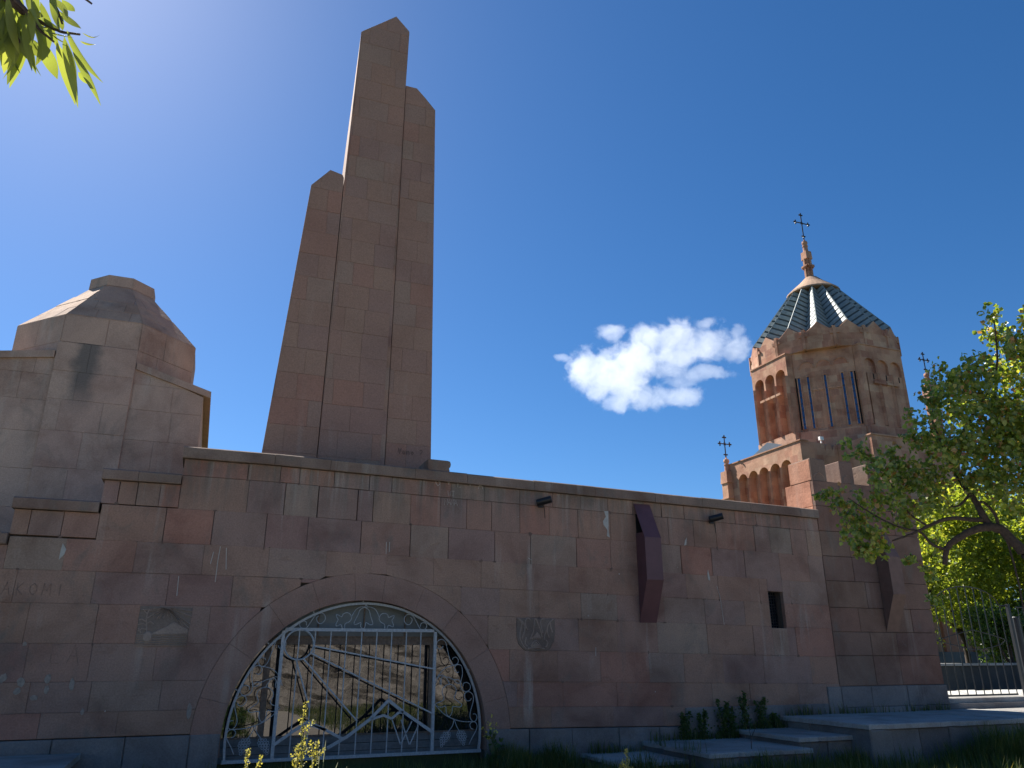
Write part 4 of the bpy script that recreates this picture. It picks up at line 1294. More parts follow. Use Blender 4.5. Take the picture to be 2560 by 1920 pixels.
# folded copper roof: an under-cone and its panels
cop = plain('green_copper', (0.25, 0.285, 0.272), 0.55, var=.2, scale=4, spec=.5)
copd = plain('copper_seam', (0.07, 0.085, 0.085), 0.6)
pk = [(KX + 4.42 * cos(2 * pi * k / 16), KY + 4.42 * sin(2 * pi * k / 16), 20.60) for k in range(16)]
vl = [(KX + 3.72 * cos(2 * pi * (k + .5) / 16), KY + 3.72 * sin(2 * pi * (k + .5) / 16), 20.05) for k in range(16)]
pt = [(KX + 1.58 * cos(2 * pi * k / 16), KY + 1.58 * sin(2 * pi * k / 16), 24.36) for k in range(16)]
vt = [(KX + 1.22 * cos(2 * pi * (k + .5) / 16), KY + 1.22 * sin(2 * pi * (k + .5) / 16), 24.16) for k in range(16)]
vv, ff = pk + vl + pt + vt, []
for k in range(16):
    k2 = (k + 1) % 16
    ff += [(k, 16 + k, 48 + k, 32 + k), (16 + k, k2, 32 + k2, 48 + k)]
rf = add('roof', vv, ff, copd, cu)
def quadpt(q, s, t):
    A, B, C_, D = [Vector(p) for p in q]
    return (A * (1 - s) + B * s) * (1 - t) + (D * (1 - s) + C_ * s) * t
for k in range(16):
    k2 = (k + 1) % 16
    mid = 2 * pi * (k + .5) / 16
    if not (0.55 * pi < mid < 1.98 * pi): continue
    for q in ((pk[k], vl[k], vt[k], pt[k]), (vl[k], pk[k2], pt[k2], vt[k])):
        nrm = (Vector(q[1]) - Vector(q[0])).cross(Vector(q[3]) - Vector(q[0])).normalized()
        NP = 10
        for i in range(NP):
            t0, t1 = i / NP + .016, (i + 1) / NP - .016
            c = [quadpt(q, s, t) for s, t in ((.03, t0), (.97, t0), (.97, t1), (.03, t1))]
            v = [tuple(p + nrm * .004) for p in c] + [tuple(p + nrm * .03) for p in c]
            add('roof_panel', v, [(4, 5, 6, 7), (0, 1, 5, 4), (1, 2, 6, 5), (2, 3, 7, 6), (3, 0, 4, 7)], cop, rf)
for k in range(16):
    MB().tube([pk[k], pt[k]], .035, 5).build('ridge_cap', cop, rf)
MB().lathe([(1.72, 24.30), (1.70, 24.40), (1.25, 24.80), (.85, 25.15), (.50, 25.52), (.42, 25.6)], (KX, KY, 0), 32).build('cone_cap', stone('cap_stone', [(0, (.36, .24, .17)), (1, (.40, .27, .19))], streak=.2, moss=.25, rnd='brick', brick=(.7, .5)), cu)
# lantern turret
tq = lambda s, cx=KX - .1, cy=KY: [(cx - s, cy - s), (cx + s, cy - s), (cx + s, cy + s), (cx - s, cy + s)]
TC = KX - .1
ln = MB().frustum(tq(.20), 25.5, tq(.19), 27.2).build('lantern', M['church'], cu)
MB().frustum(tq(.255), 27.0, tq(.235), 27.58).build('lantern_head', M['church'], ln)
for N, U in (((-1, 0, 0), (0, -1, 0)), ((0, -1, 0), (1, 0, 0)), ((1, 0, 0), (0, 1, 0)), ((0, 1, 0), (-1, 0, 0))):
    O = Vector((TC, KY, 0)) + Vector(N) * .19
    mb = MB()
    stick(-.045, .045, 25.5, 27.05, .0, .10, O, U, N, mb)
    stick(-.26, .26, 26.42, 26.52, .0, .15, O, U, N, mb)
    stick(-.21, .21, 26.34, 26.42, .0, .12, O, U, N, mb)
    mb.build('relief_cross', M['church'], ln)
def finial(parent, c, s, h0):
    mb = MB()
    mb.lathe([(.20 * s, 0), (.17 * s, .1 * s), (.155 * s, .42 * s), (.19 * s, .44 * s), (.19 * s, .50 * s), (.13 * s, .53 * s), (.15 * s, .60 * s), (.20 * s, .70 * s), (.17 * s, .84 * s), (.06 * s, .90 * s), (.05 * s, 1.0 * s)], c, 14)
    mb.build('stone_knob', M['church'], parent, smooth=False)
    z0 = c[2] + .95 * s
    H = h0
    mb = MB()
    X, Y_ = c[0], c[1]
    t = .038 * s
    mb.tube([(X, Y_, z0), (X, Y_, z0 + H)], t, 6)
    za = z0 + H * .68
    ar = H * .27
    mb.tube([(X - ar, Y_, za), (X + ar, Y_, za)], t, 6)
    for (px, pz, dx, dz) in ((X - ar, za, -1, 0), (X + ar, za, 1, 0), (X, z0 + H, 0, 1), (X, z0 + H * .16, 0, -1)):
        for (ox, oz) in ((dx, dz), (-dz, dx), (dz, -dx)):
            q = Vector((ox, 0, oz)) * .10 * s
            mb.tube([(px, Y_, pz), (px + q.x, Y_, pz + q.z)], [t, t * 1.5], 5)
            mb.ball((px + q.x * 1.25, Y_, pz + q.z * 1.25), .052 * s, 6, 4)
    for a in (45, 135, 225, 315):
        mb.tube([(X, Y_, za), (X + cos(radians(a)) * .15 * s, Y_, za + sin(radians(a)) * .15 * s)], [t * .7, t * .3], 4)
    mb.build('cross', M['black'], parent)
finial(ln, (TC, KY, 27.56), 1.0, 2.0)

# cross arms below the drum
def arm(x0, x1, y0, y1, zt):
    b_ = MB().box((x0, y0, 0.4), (x1, y1, zt - .04)).build('cross_arm', M['church'], cu)
    return b_
WX, WY0, WY1, WZ = 29.98, 18.72, 25.28, 12.9
wa = arm(WX + .6, KX, WY0, WY1, WZ - .5)
ac = arcade(wa, (-1.95, -1.0, 0, .97, 1.95), .43, 8.2, 11.65, WZ, WY0 - 22, WY1 - 22, .5, (WX, 22, 0), (0, 1, 0), (-1, 0, 0), 'arcade', M['church'])
for x in (-1.475, -.5, .485, 1.46):
    mb = MB(); stick(x - .048, x + .048, 8.2, 11.75, -.02, .07, (WX, 22, 0), (0, -1, 0), (-1, 0, 0), mb, True)
    # the shafts stand on the piers
    mb.v = [(p[0], 44 - p[1], p[2]) for p in mb.v]; mb.f = [q[::-1] for q in mb.f]
    mb.build('shaft', M['church'], ac)
MB().box((WX, WY0, 0.4), (WX + .5, WY1, 8.19)).build('arm_base', M['church'], wa)
MB().box((WX - .05, WY0 - .05, WZ + .002), (WX + .55, WY1 + .05, WZ + .07)).build('arm_cornice', M['church'], wa)
# south-facing parapet of that arm with two notches
pz = WZ - .02
par = [(WX + .5, 11.0), (32.6, 11.0), (32.6, pz), (32.38, pz), (32.2, pz - .42), (32.16, pz), (31.88, pz), (31.7, pz - .42), (31.66, pz), (WX + .5, pz)]
n_ = len(par)
def tri_fan_slab(poly, y0, y1, name, mat, parent):
    n_ = len(poly)
    v = [(x, y0, z) for x, z in poly] + [(x, y1, z) for x, z in poly]
    return add(name, v, [tuple(range(n_)), tuple(range(n_, 2 * n_))[::-1]] + [(i, n_ + i, n_ + (i + 1) % n_, (i + 1) % n_) for i in range(n_)], mat, parent)
tri_fan_slab(par, WY0 - .004, WY0 + .35, 'parapet', M['church'], wa)
# metal roof of the arm
v = [(WX + .5, WY0 + .35, WZ - .35), (KX, WY0 + .35, WZ - .35), (KX, 22, WZ + .75), (WX + .5, 22, WZ + .75), (WX + .5, WY1, WZ - .35), (KX, WY1, WZ - .35)]
add('metal_roof', v, [(0, 1, 2, 3), (3, 2, 5, 4), (0, 3, 4)], plain('slate_blue_metal', (0.085, 0.105, 0.125), .4, spec=.6), wa)
sa = arm(32.62, 38.9, 16.25, 22, 12.9)
MB().box((32.57, 16.2, 12.862), (38.95, 16.7, 12.94)).build('arm_cornice', M['church'], sa)
pl = MB().box((32.4, 16.05, 0.4), (39.1, 16.245, 1.75)).build('plinth', M['plinth'], sa)
for x0, x1 in ((33.2, 34.3), (35.2, 36.3), (37.2, 38.3)):
    mb = MB(); mb.box((x0, 16.1, 1.76), (x1, 16.26, 8.0)); mb.build('pilaster', M['red'], sa)
ea = arm(KX, 41.6, WY0, WY1, 12.9)
# white flood lamps on the roof
for (x, y, z) in ((31.655, 18.900, 13.128), (33.637, 18.900, 13.466)):
    mb = MB(); mb.box((x - .13, y - .1, z - .02), (x + .13, y + .05, z + .18)); mb.box((x - .03, y - .03, z - .5), (x + .03, y + .03, z - .02))
    mb.build('flood_lamp', M['white'], wa)
for y in (24.5, 23.1):
    mb = MB(); mb.box((WX + .2, y - .25, WZ + .07), (WX + .5, y + .25, WZ + .16)); mb.build('flood_lamp', M['white'], wa)
# corner finials with crosses
def corner_turret(x, y, zt):
    q = lambda s: [(x - s, y - s), (x + s, y - s), (x + s, y + s), (x - s, y + s)]
    t = MB().frustum(q(.30), 8.0, q(.28), zt).build('corner_turret', M['church'], cu)
    MB().frustum(q(.36), zt - 1.75, q(.36), zt - 1.68).build('band', M['church'], t)
    MB().frustum(q(.34), zt - .75, q(.30), zt - .002).build('head', M['church'], t)
    finial(t, (x, y, zt), .95, 1.35)
corner_turret(WX - .10, WY1 + .0, 12.5)
# slim turret on the far side, half hidden by the tree
tx, ty, tz = (44.439, 21.700, 18.995)
corner_turret(tx, ty, tz)

# ------------------------------------------------------------------ stone steps and platform in front of the wall
def step(label, x0, x1, y0, y1, zt, slab_t, mat='step', grp='stone steps rising to the right', base_in=.06, zb=-.4, name='stone_step', slabs=2, rough_front=True):
    t = thing(name, label, 'step', ((x0 + x1) / 2, (y0 + y1) / 2, zb), grp)
    js = [x0 + (x1 - x0) * i / slabs + (random.uniform(-.1, .1) if 0 < i < slabs else 0) for i in range(slabs + 1)]
    for i in range(slabs):
        a, b_ = js[i] + (.003 if i else 0), js[i + 1] - (.003 if i < slabs - 1 else 0)
        mb = MB(); c = .014
        def worn(p, r, k):                     # edge with small chips
            o = []
            for t in range(k):
                u = t / k
                e = random.uniform(0, .010) if t else 0
                if t and random.random() < .10: e += random.uniform(.02, .06)
                d = Vector((r[0] - p[0], r[1] - p[1])); nn = Vector((-d.y, d.x)).normalized()
                o.append((p[0] + d.x * u + nn.x * e, p[1] + d.y * u + nn.y * e))
            return o
        q = worn((a, y0), (b_, y0), 16) + [(b_, y0), (b_, y1), (a, y1)] + (worn((a, y1), (a, y0), 14)[1:] if i == 0 else [])
        cx_, cy_ = (a + b_) / 2, (y0 + y1) / 2
        qi = [(x + c * (1 if x < a + .15 and i == 0 else 0) * (1 if y < y1 else 0), y + c * (1 if y < y0 + .15 else 0)) for x, y in q]
        mb.frustum(q, zt - slab_t, q, zt - c)
        mb.frustum(q, zt - c, qi, zt + random.uniform(-.006, .006))
        mb.build('tread_slab', M[mat], t)
    # riser stones
    z1 = zt - slab_t - .004
    js = splits(x0 + base_in, x1, .45, .8)
    for i in range(len(js) - 1):
        v, f = slab([(js[i] + .005, zb), (js[i + 1] - .005, zb), (js[i + 1] - .005, z1 + random.uniform(-.012, 0)), (js[i] + .005, z1 + random.uniform(-.012, 0))], random.uniform(-.03, .014), .1, .022, (0, y0 + base_in, 0), tilt=.04)
        add('riser_stone', v, f, M['riser'], t)
    js = splits(y0 + base_in, y1, .5, .9)
    for i in range(len(js) - 1):
        v, f = slab([(-js[i + 1] + .004, zb), (-js[i] - .004, zb), (-js[i] - .004, z1), (-js[i + 1] + .004, z1)], 0, .1, .012, (x0 + base_in, 0, 0), (0, -1, 0), (0, 0, 1), (-1, 0, 0), .01)
        add('riser_stone', v, f, M['riser'], t)
    return t
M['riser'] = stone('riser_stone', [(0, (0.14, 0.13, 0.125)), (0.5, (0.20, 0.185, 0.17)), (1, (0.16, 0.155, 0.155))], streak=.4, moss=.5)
step('lowest and leftmost stone slab of the steps right of the arched gate', 6.78, 8.10, -1.55, -.05, -.07, .07, slabs=1)
step('second stone step from the left, weeds growing along its back', 8.06, 10.2, -2.22, -.05, 0.085, .07, slabs=2)
step('third stone step from the left, just below the big platform', 10.14, 11.40, -1.95, -.05, 0.235, .075, slabs=2)
step('big stone platform at the top of the steps, in front of the iron gate', 11.32, 24.0, -2.42, -.06, 0.445, .085, base_in=.05, slabs=7, zb=-.6)
step('pale stone slab lying against the wall at the far left', -6.0, -1.40, -1.95, -.05, 0.27, .09, slabs=4, grp=None)
# raised sill in front of the iron gate
sl = thing('gate_sill', 'long pale stone sill under the black iron gate', 'sill', (19, .2, .44))
for x0, x1 in ((16.14, 18.75), (18.76, 21.5), (21.51, 24)):
    MB().box((x0, -.02, .36), (x1, .75, .56)).build('sill_stone', M['plinth'], sl)
    MB().box((x0, .10, .562), (x1, .72, .665)).build('sill_cap', M['step'], sl)

# ------------------------------------------------------------------ black iron gate on the right
ig = thing('iron_gate', 'black arched iron gate with thin bars at the right end of the wall', 'gate', (17.7, .3, .66))
HY = .3
def hb(name, pts, r=.011, n=5, par=ig):
    return MB().tube([(p[0], HY, p[1]) for p in pts], r, n).build(name, M['black'], par)
def gtop(x):                              # underside of the arched top
    t = (x - 17.68) / 1.11
    return 2.74 + .48 * sqrt(max(0, 1 - t * t)) if abs(t) < 1 else 2.74
for i in range(9):
    x = 16.59 + i * .2745
    hb('bar', [(x, .70), (x, gtop(x))], .012)
hb('arch_bar', [(16.57 + 2.22 * i / 24, gtop(16.57 + 2.22 * i / 24)) for i in range(25)], .015)
hb('top_bar', [(16.12, 2.74), (16.57, 2.74)], .014)
hb('top_bar', [(18.79, 2.79), (19.06, 2.79)], .014)
MB().box((16.16, HY - .02, .69), (18.80, HY + .02, .73)).build('bottom_bar', M['black'], ig)
hb('ornament', [(16.434,1.934), (16.764,2.015), (17.126,2.092), (17.431,2.154), (17.675,2.193), (17.956,2.145), (18.323,2.076), (18.773,1.967)], .011)
hb('ornament', [(16.434,1.934), (16.782,1.867), (17.109,1.813), (17.381,1.758), (17.663,1.730), (17.963,1.755), (18.273,1.802), (18.591,1.864), (18.773,1.967)], .011)
gp = thing('gate_post', 'square black post at the right side of the iron gate', 'post', (19.1, .3, .66))
MB().box((19.03, HY - .035, .66), (19.11, HY + .035, 2.83)).build('shaft', M['black'], gp)
gp2 = thing('gate_post', 'thick round black post right of the square gate post', 'post', (19.27, .3, .66))
MB().tube([(19.27, HY, .66), (19.27, HY, 2.5)], .075, 12).build('shaft', M['black'], gp2)
MB().tube([(19.27, HY, 2.5), (19.27, HY, 2.53)], [.085, .06], 12).build('post_cap', M['black'], gp2)
fe = thing('iron_fence', 'black iron fence of thin bars beyond the gate posts at the right edge', 'fence', (21, .3, .66))
for i in range(14):
    x = 19.42 + .2 * i
    hb('bar', [(x, .7), (x, 2.76)], .012, par=fe)
hb('rail', [(19.36, 2.76), (22.2, 2.76)], .014, par=fe)
hb('rail', [(19.36, .72), (22.2, .72)], .014, par=fe)

M['kerb'] = plain('worn_concrete', (0.55, 0.53, 0.48), .95, var=.2, scale=14, bmp=.5)
# ground behind the wall is higher: kerb, strip of lit grass, retaining wall
kb = []
for i in range(9):
    x, w_, dz = 18.1 + .62 * i, .61, random.uniform(0, .02)
    pr = [(1.4, .42), (1.4, .565 + dz), (1.43, .59 + dz), (1.92, .72 + dz), (1.97, .71 + dz), (1.97, .42)]
    k = len(pr)
    v = [(x, a, b_) for a, b_ in pr] + [(x + w_, a, b_) for a, b_ in pr]
    kb.append(add('kerb_stone', v, [tuple(range(k)), tuple(range(k, 2 * k))[::-1]] + [(q, k + q, k + (q + 1) % k, (q + 1) % k) for q in range(k)], M['kerb']))
kt = thing('kerb', 'pale kerb of concrete blocks in the sun behind the iron gate', 'kerb', (20, 1.6, .43))
for o in kb:
    og = kt.location
    o.data.transform(Matrix.Translation(-og))
    o.parent = kt
M['basalt'] = stone('dark_basalt', [(0, (0.05, 0.053, 0.055)), (0.5, (0.07, 0.072, 0.072)), (1, (0.045, 0.048, 0.05))], streak=.3, moss=.3)
rw = thing('retaining_wall', 'low dark retaining wall with a thin cap behind the iron gate', 'wall', (25, 4.3, .4))
js = splits(17.0, 36, .8, 1.3)
for i in range(len(js) - 1):
    v, f = slab([(js[i] + .004, .3), (js[i + 1] - .004, .3), (js[i + 1] - .004, 1.3), (js[i] + .004, 1.3)], random.uniform(0, .015), .35, .012, (0, 4.2, 0), tilt=.01)
    add('stone_block', v, f, M['basalt'], rw)
for i in range(len(js) - 1):
    MB().box((js[i] + .004, 4.12, 1.303), (js[i + 1] - .004, 4.6, 1.37)).build('cap_stone', M['step'], rw)

# ------------------------------------------------------------------ what the glass front mirrors: the far side of the path
rb = thing('rubble_wall', 'rough rubble wall across the path, seen mirrored in the glass', 'wall', (2, -23.3, -.25))
mt, n, b = newmat('rubble')
geo = N_(n, 'ShaderNodeNewGeometry')
vo = noise(n, geo.outputs['Position'], 2.6, 8, .75, 1.2, (1, 1, .8))
r = ramp(n, [(.30, (.07, .06, .055)), (.42, (.21, .185, .165)), (.55, (.32, .285, .25)), (.70, (.45, .41, .37))])
n.links.new(vo, r.inputs[0]); n.links.new(r.outputs[0], b.inputs['Base Color'])
b.inputs['Roughness'].default_value = .95
bump(n, b, vo, 1.0, .15)
v, f = [], []
nx, nz = 60, 16
for j in range(nz + 1):
    for i in range(nx + 1):
        v.append((-16 + 40 * i / nx, -23.0 + .25 * math.sin(i * 1.7 + j) * random.uniform(0, 1) - .35 * (j == nz), -.3 + 3.6 * j / nz))
for j in range(nz):
    for i in range(nx):
        a = j * (nx + 1) + i
        f.append((a + 1, a, a + nx + 1, a + nx + 2))
nb = len(v)
v += [(-16, -24, -.3), (24, -24, -.3), (24, -24, 3.3), (-16, -24, 3.3)]
f.append((nb, nb + 1, nb + 2, nb + 3))
f.append(((nx + 1) * nz, nb + 3, nb + 2, (nx + 1) * (nz + 1) - 1))
add('rubble_face', v, f, mt, rb)

# ------------------------------------------------------------------ cloud
def cloud():
    D = 2000.0
    c = Vector((1011.248, 1563.882, 699.952))
    fz = (c - cam.matrix_world.translation).normalized()
    rx = fz.cross(Vector((0, 0, 1))).normalized()
    up = rx.cross(fz)
    s = D / 1917.0
    mw = Matrix((rx, up, -fz)).transposed().to_4x4()
    mw.translation = c
    me = bpy.data.meshes.new('cloud')
    v, f = MB().box((-275 * s, -150 * s, -75 * s), (255 * s, 150 * s, 75 * s)).v, MB().box((0, 0, 0), (1, 1, 1)).f
    me.from_pydata(v, [], f)
    o = bpy.data.objects.new('cloud', me)
    COL.objects.link(o)
    o.matrix_world = mw
    tag(o, 'single small white fair-weather cloud in the blue sky left of the church', 'cloud')
    mt = bpy.data.materials.new('cloud_vapour')
    mt.use_nodes = True
    n = mt.node_tree
    n.nodes.remove(n.nodes['Principled BSDF'])
    tc = N_(n, 'ShaderNodeTexCoord')
    # soften the outline of the lumps
    nz = N_(n, 'ShaderNodeTexNoise'); nz.inputs['Scale'].default_value = .016 / s; nz.inputs['Detail'].default_value = 2
    n.links.new(tc.outputs['Object'], nz.inputs['Vector'])
    sub = N_(n, 'ShaderNodeVectorMath', operation='SUBTRACT'); n.links.new(nz.outputs['Color'], sub.inputs[0]); sub.inputs[1].default_value = (.5, .5, .5)
    scl = N_(n, 'ShaderNodeVectorMath', operation='SCALE'); n.links.new(sub.outputs[0], scl.inputs[0]); scl.inputs['Scale'].default_value = 36 * s
    ad = N_(n, 'ShaderNodeVectorMath', operation='ADD'); n.links.new(tc.outputs['Object'], ad.inputs[0]); n.links.new(scl.outputs[0], ad.inputs[1])
    blobs = [(1469,912,46,52,50), (1512,930,58,62,60), (1562,945,60,62,60), (1542,1000,40,28,35), (1613,988,66,32,40), (1702,993,48,27,35), (1588,900,66,54,60), (1626,848,54,40,45),
             (1689,853,60,44,45), (1689,893,66,34,45), (1765,873,66,40,45), (1828,886,42,32,32), (1757,942,68,20,25), (1700,958,40,16,20), (1672,925,55,26,30), (1500,965,40,30,30), (1537,826,36,23,25), (1413,879,26,13,14), (1836,848,20,20,16), (1765,822,34,16,16)]
    best = None
    for (px, py, rx_, ry_, rz_) in blobs:
        mp = N_(n, 'ShaderNodeVectorMath', operation='SUBTRACT'); n.links.new(ad.outputs[0], mp.inputs[0])
        mp.inputs[1].default_value = ((px - 1640) * s, (915 - py) * s, random.uniform(-12, 12) * s)
        dv = N_(n, 'ShaderNodeVectorMath', operation='DIVIDE'); n.links.new(mp.outputs[0], dv.inputs[0]); dv.inputs[1].default_value = (rx_ * s, ry_ * s, rz_ * s)
        ln_ = N_(n, 'ShaderNodeVectorMath', operation='LENGTH'); n.links.new(dv.outputs[0], ln_.inputs[0])
        val = math_(n, 'SUBTRACT', 1.0, ln_.outputs['Value'])
        best = val if best is None else math_(n, 'SMOOTH_MAX', best, val, .12)
    fb = N_(n, 'ShaderNodeTexNoise'); fb.inputs['Scale'].default_value = .028 / s; fb.inputs['Detail'].default_value = 10; fb.inputs['Roughness'].default_value = .70; fb.inputs['Distortion'].default_value = .35
    n.links.new(tc.outputs['Object'], fb.inputs['Vector'])
    a = math_(n, 'MULTIPLY_ADD', fb.outputs[0], 5.2, -2.45)
    d = math_(n, 'ADD', math_(n, 'MULTIPLY', best, 2.3), a)
    d = math_(n, 'MULTIPLY', d, 0.0095)
    d = math_(n, 'MAXIMUM', d, 0.0)
    d = math_(n, 'MINIMUM', d, 0.0065)
    vol = N_(n, 'ShaderNodeVolumePrincipled')
    vol.inputs['Color'].default_value = (.99, .99, .99, 1)
    vol.inputs['Anisotropy'].default_value = .5
    n.links.new(d, vol.inputs['Density'])
    n.links.new(vol.outputs[0], n.nodes['Material Output'].inputs['Volume'])
    me.materials.append(mt)
    mt.cycles.volume_step_rate = 0.08
    return o
cloud()

# ------------------------------------------------------------------ foliage
def leaves_mesh(name, C_, size, mat, parent, shape='ovate', droop=.3, fold=.25, kind=None, tint=None, ratio=.42, bias=None):
    """one mesh of folded leaf blades; C_ = n x 3 leaf bases"""
    n = len(C_)
    C_ = np.asarray(C_, float)
    d = rng.normal(size=(n, 3))
    d[:, 2] -= droop * 1.5
    if bias is not None: d += bias
    d /= np.linalg.norm(d, axis=1)[:, None]
    r = rng.normal(size=(n, 3))
    s = np.cross(d, r); s /= np.linalg.norm(s, axis=1)[:, None] + 1e-9
    up = np.cross(s, d)
    L = size * rng.uniform(.65, 1.25, n)[:, None]
    W = L * ratio
    f = fold * W
    if shape == 'ovate':
        P = [C_, C_ + d * L * .30 + s * W + up * f, C_ + d * L * .68 + s * W * .75 + up * f * .8, C_ + d * L - up * L * .08,
             C_ + d * L * .68 - s * W * .75 + up * f * .8, C_ + d * L * .30 - s * W + up * f]
        Q = [(0, 1, 2, 3), (0, 3, 4, 5)]
    else:
        P = [C_, C_ + d * L * .5 + s * W + up * f, C_ + d * L, C_ + d * L * .5 - s * W + up * f]
        Q = [(0, 1, 2, 3)]
    k = len(P)
    V = np.stack(P, 1).reshape(-1, 3)
    og = np.array(origin(parent)) if parent is not None else np.zeros(3)
    V = V - og
    F = np.concatenate([np.arange(n)[:, None] * k + np.array(q)[None, :] for q in Q], 1).reshape(-1, 4)
    me = bpy.data.meshes.new(name)
    me.vertices.add(len(V)); me.vertices.foreach_set('co', V.astype(np.float32).ravel())
    me.loops.add(F.size); me.loops.foreach_set('vertex_index', F.astype(np.int32).ravel())
    me.polygons.add(len(F)); me.polygons.foreach_set('loop_start', (np.arange(len(F)) * 4).astype(np.int32))
    me.update(calc_edges=True)
    at = me.attributes.new('tint', 'FLOAT', 'POINT')
    t = rng.uniform(0, 1, n) if tint is None else tint
    at.data.foreach_set('value', np.repeat(t, k).astype(np.float32))
    me.materials.append(mat)
    o = bpy.data.objects.new(name, me)
    link(o, parent)
    if kind: o['kind'] = kind
    return o

def blob_points(blobs, n, shell=.55):
    """n points in ellipsoids (x,y,z,rx,ry,rz), more near the skin, in small clumps"""
    b = np.array(blobs, float)
    vol = (b[:, 3] * b[:, 4] * b[:, 5]) ** .75
    idx = rng.choice(len(b), n // 7 + 1, p=vol / vol.sum())
    u = rng.normal(size=(len(idx), 3)); u /= np.linalg.norm(u, axis=1)[:, None]
    rad = rng.uniform(0, 1, len(idx)) ** shell
    c = b[idx, :3] + u * rad[:, None] * b[idx, 3:]
    c = np.repeat(c, 7, 0)
    sc_ = np.repeat(b[idx, 3:].mean(1), 7)
    return c + rng.normal(size=c.shape) * (.14 * sc_)[:, None]

LEAF = leafmat('apricot_leaf', [(0, (.075, .13, .034)), (.35, (.12, .195, .045)), (.7, (.20, .27, .065)), (.90, (.27, .28, .08)), (.95, (.30, .20, .09)), (1, (.24, .10, .06))], trans=.55, rough=.36, spec=1.0)
LEAFB = leafmat('garden_leaf', [(0, (.090, .135, .030)), (.6, (.14, .20, .042)), (1, (.23, .26, .065))], trans=.65, rough=.45)
LEAFD = leafmat('shrub_leaf', [(0, (.030, .070, .024)), (.6, (.055, .105, .030)), (1, (.10, .15, .045))], trans=.45, rough=.4)

# near tree on the right, its crown hanging into the picture
def P9(px, py, d): return None
nt_ = thing('apricot_tree', 'leafy fruit tree with dark curved limbs hanging in front of the wall on the right', 'tree', (8.086, -8.904, 0.718))
CL = [(2475,790,28),(2500,840,42),(2550,860,50),(2530,930,64),(2440,935,55),(2370,955,48),(2330,985,38),(2400,1010,62),(2480,1020,72),(2555,1040,74),(2315,1050,42),(2290,1095,36),(2335,1115,52),(2400,1110,60),(2480,1120,72),
      (2560,1150,76),(2130,1118,30),(2172,1150,36),(2222,1128,30),(2212,1180,42),(2270,1180,46),(2340,1190,52),(2062,1234,24),(2108,1250,30),(2150,1262,40),(2212,1250,46),(2280,1250,50),(2132,1312,38),(2180,1340,44),(2108,1348,26),
      (2160,1383,28),(2210,1372,32),(2262,1300,34),(2268,1398,18),(2340,1260,36),(2430,1190,46),(2500,1210,48),(2560,1250,50),(2345,1370,24),(2330,1430,24),(2338,1495,26),(2630,900,80),(2640,1040,90),(2660,1200,90),(2720,1000,110),(2780,1180,110),(2620,780,60),(2700,850,90)]
TB = [(7.106, -9.137, 4.861), (7.349, -9.027, 4.722), (7.147, -9.339, 4.482), (7.545, -8.932, 4.384), (7.043, -8.902, 4.306), (6.746, -8.806, 4.213), (6.968, -8.423, 4.234), (7.298, -8.468, 4.147), (7.088, -8.959, 3.932), (7.566, -8.915, 3.914), (6.660, -8.545, 3.878), (6.764, -8.302, 3.761), (7.105, -8.218, 3.727), (6.872, -8.704, 3.605), (7.358, -8.675, 3.617),
      (7.284, -9.025, 3.404), (6.141, -8.038, 3.667), (6.403, -7.983, 3.566), (6.674, -8.012, 3.680), (6.371, -8.192, 3.389), (6.736, -8.154, 3.427), (7.059, -8.212, 3.398), (6.043, -7.670, 3.239), (6.106, -7.848, 3.143), (6.362, -7.812, 3.116), (6.670, -7.859, 3.180), (6.622, -8.242, 3.107), (6.315, -7.720, 2.916), (6.301, -7.965, 2.765), (6.318, -7.555, 2.787),
      (6.318, -7.810, 2.610), (6.594, -7.816, 2.667), (6.654, -8.084, 2.930), (6.665, -8.022, 2.540), (6.991, -8.205, 3.097), (7.265, -8.462, 3.362), (7.258, -8.749, 3.220), (7.623, -8.701, 3.094), (7.002, -8.123, 2.657), (6.959, -8.036, 2.422), (6.889, -8.079, 2.159), (7.481, -9.389, 4.343), (7.645, -9.194, 3.843), (7.555, -9.179, 3.196), (7.852, -9.398, 3.971), (7.917, -9.403, 3.256), (7.307, -9.571, 4.751), (7.658, -9.582, 4.506)]
bl_ = []
for (c, p) in zip(CL, TB):
    r = c[2] * 9.1 / 1917 * 1.0
    bl_.append((p[0], p[1], p[2], r, r * .8, r * .95))
pts = blob_points(bl_, 18500)
leaves_mesh('leaves', pts, .052, LEAF, nt_, droop=.4, fold=.3, ratio=.42)
def limb(name, pts, r0, r1, mat, parent, n=8):
    s = spline(pts, 5)
    k = len(s)
    jit = [Vector((random.uniform(-1, 1), random.uniform(-1, 1), random.uniform(-1, 1))) * r1 * .25 for _ in range(k)]
    return MB().tube([p + j for p, j in zip(s, jit)], [r0 + (r1 - r0) * i / (k - 1) for i in range(k)], n).build(name, mat, parent, smooth=True)
BK = M['bark']
limb('trunk', [(8.086, -8.904, 0.718), (8.067, -9.001, 1.192), (7.959, -9.000, 1.747), (7.761, -8.906, 2.182), (7.458, -8.694, 2.550)], .09, .052, BK, nt_, 10)
limb('limb', [(7.458, -8.694, 2.550), (7.364, -8.607, 2.772), (7.242, -8.539, 2.822), (7.107, -8.437, 2.782), (7.018, -8.310, 2.706), (6.974, -8.240, 2.621), (6.960, -8.201, 2.477)], .050, .024, BK, nt_)
limb('limb', [(7.354, -8.597, 2.788), (7.299, -8.532, 2.835), (7.250, -8.498, 2.962), (7.265, -8.459, 3.063), (7.260, -8.403, 3.185), (7.251, -8.342, 3.301), (7.246, -8.295, 3.438), (7.217, -8.327, 3.645)], .042, .016, BK, nt_)
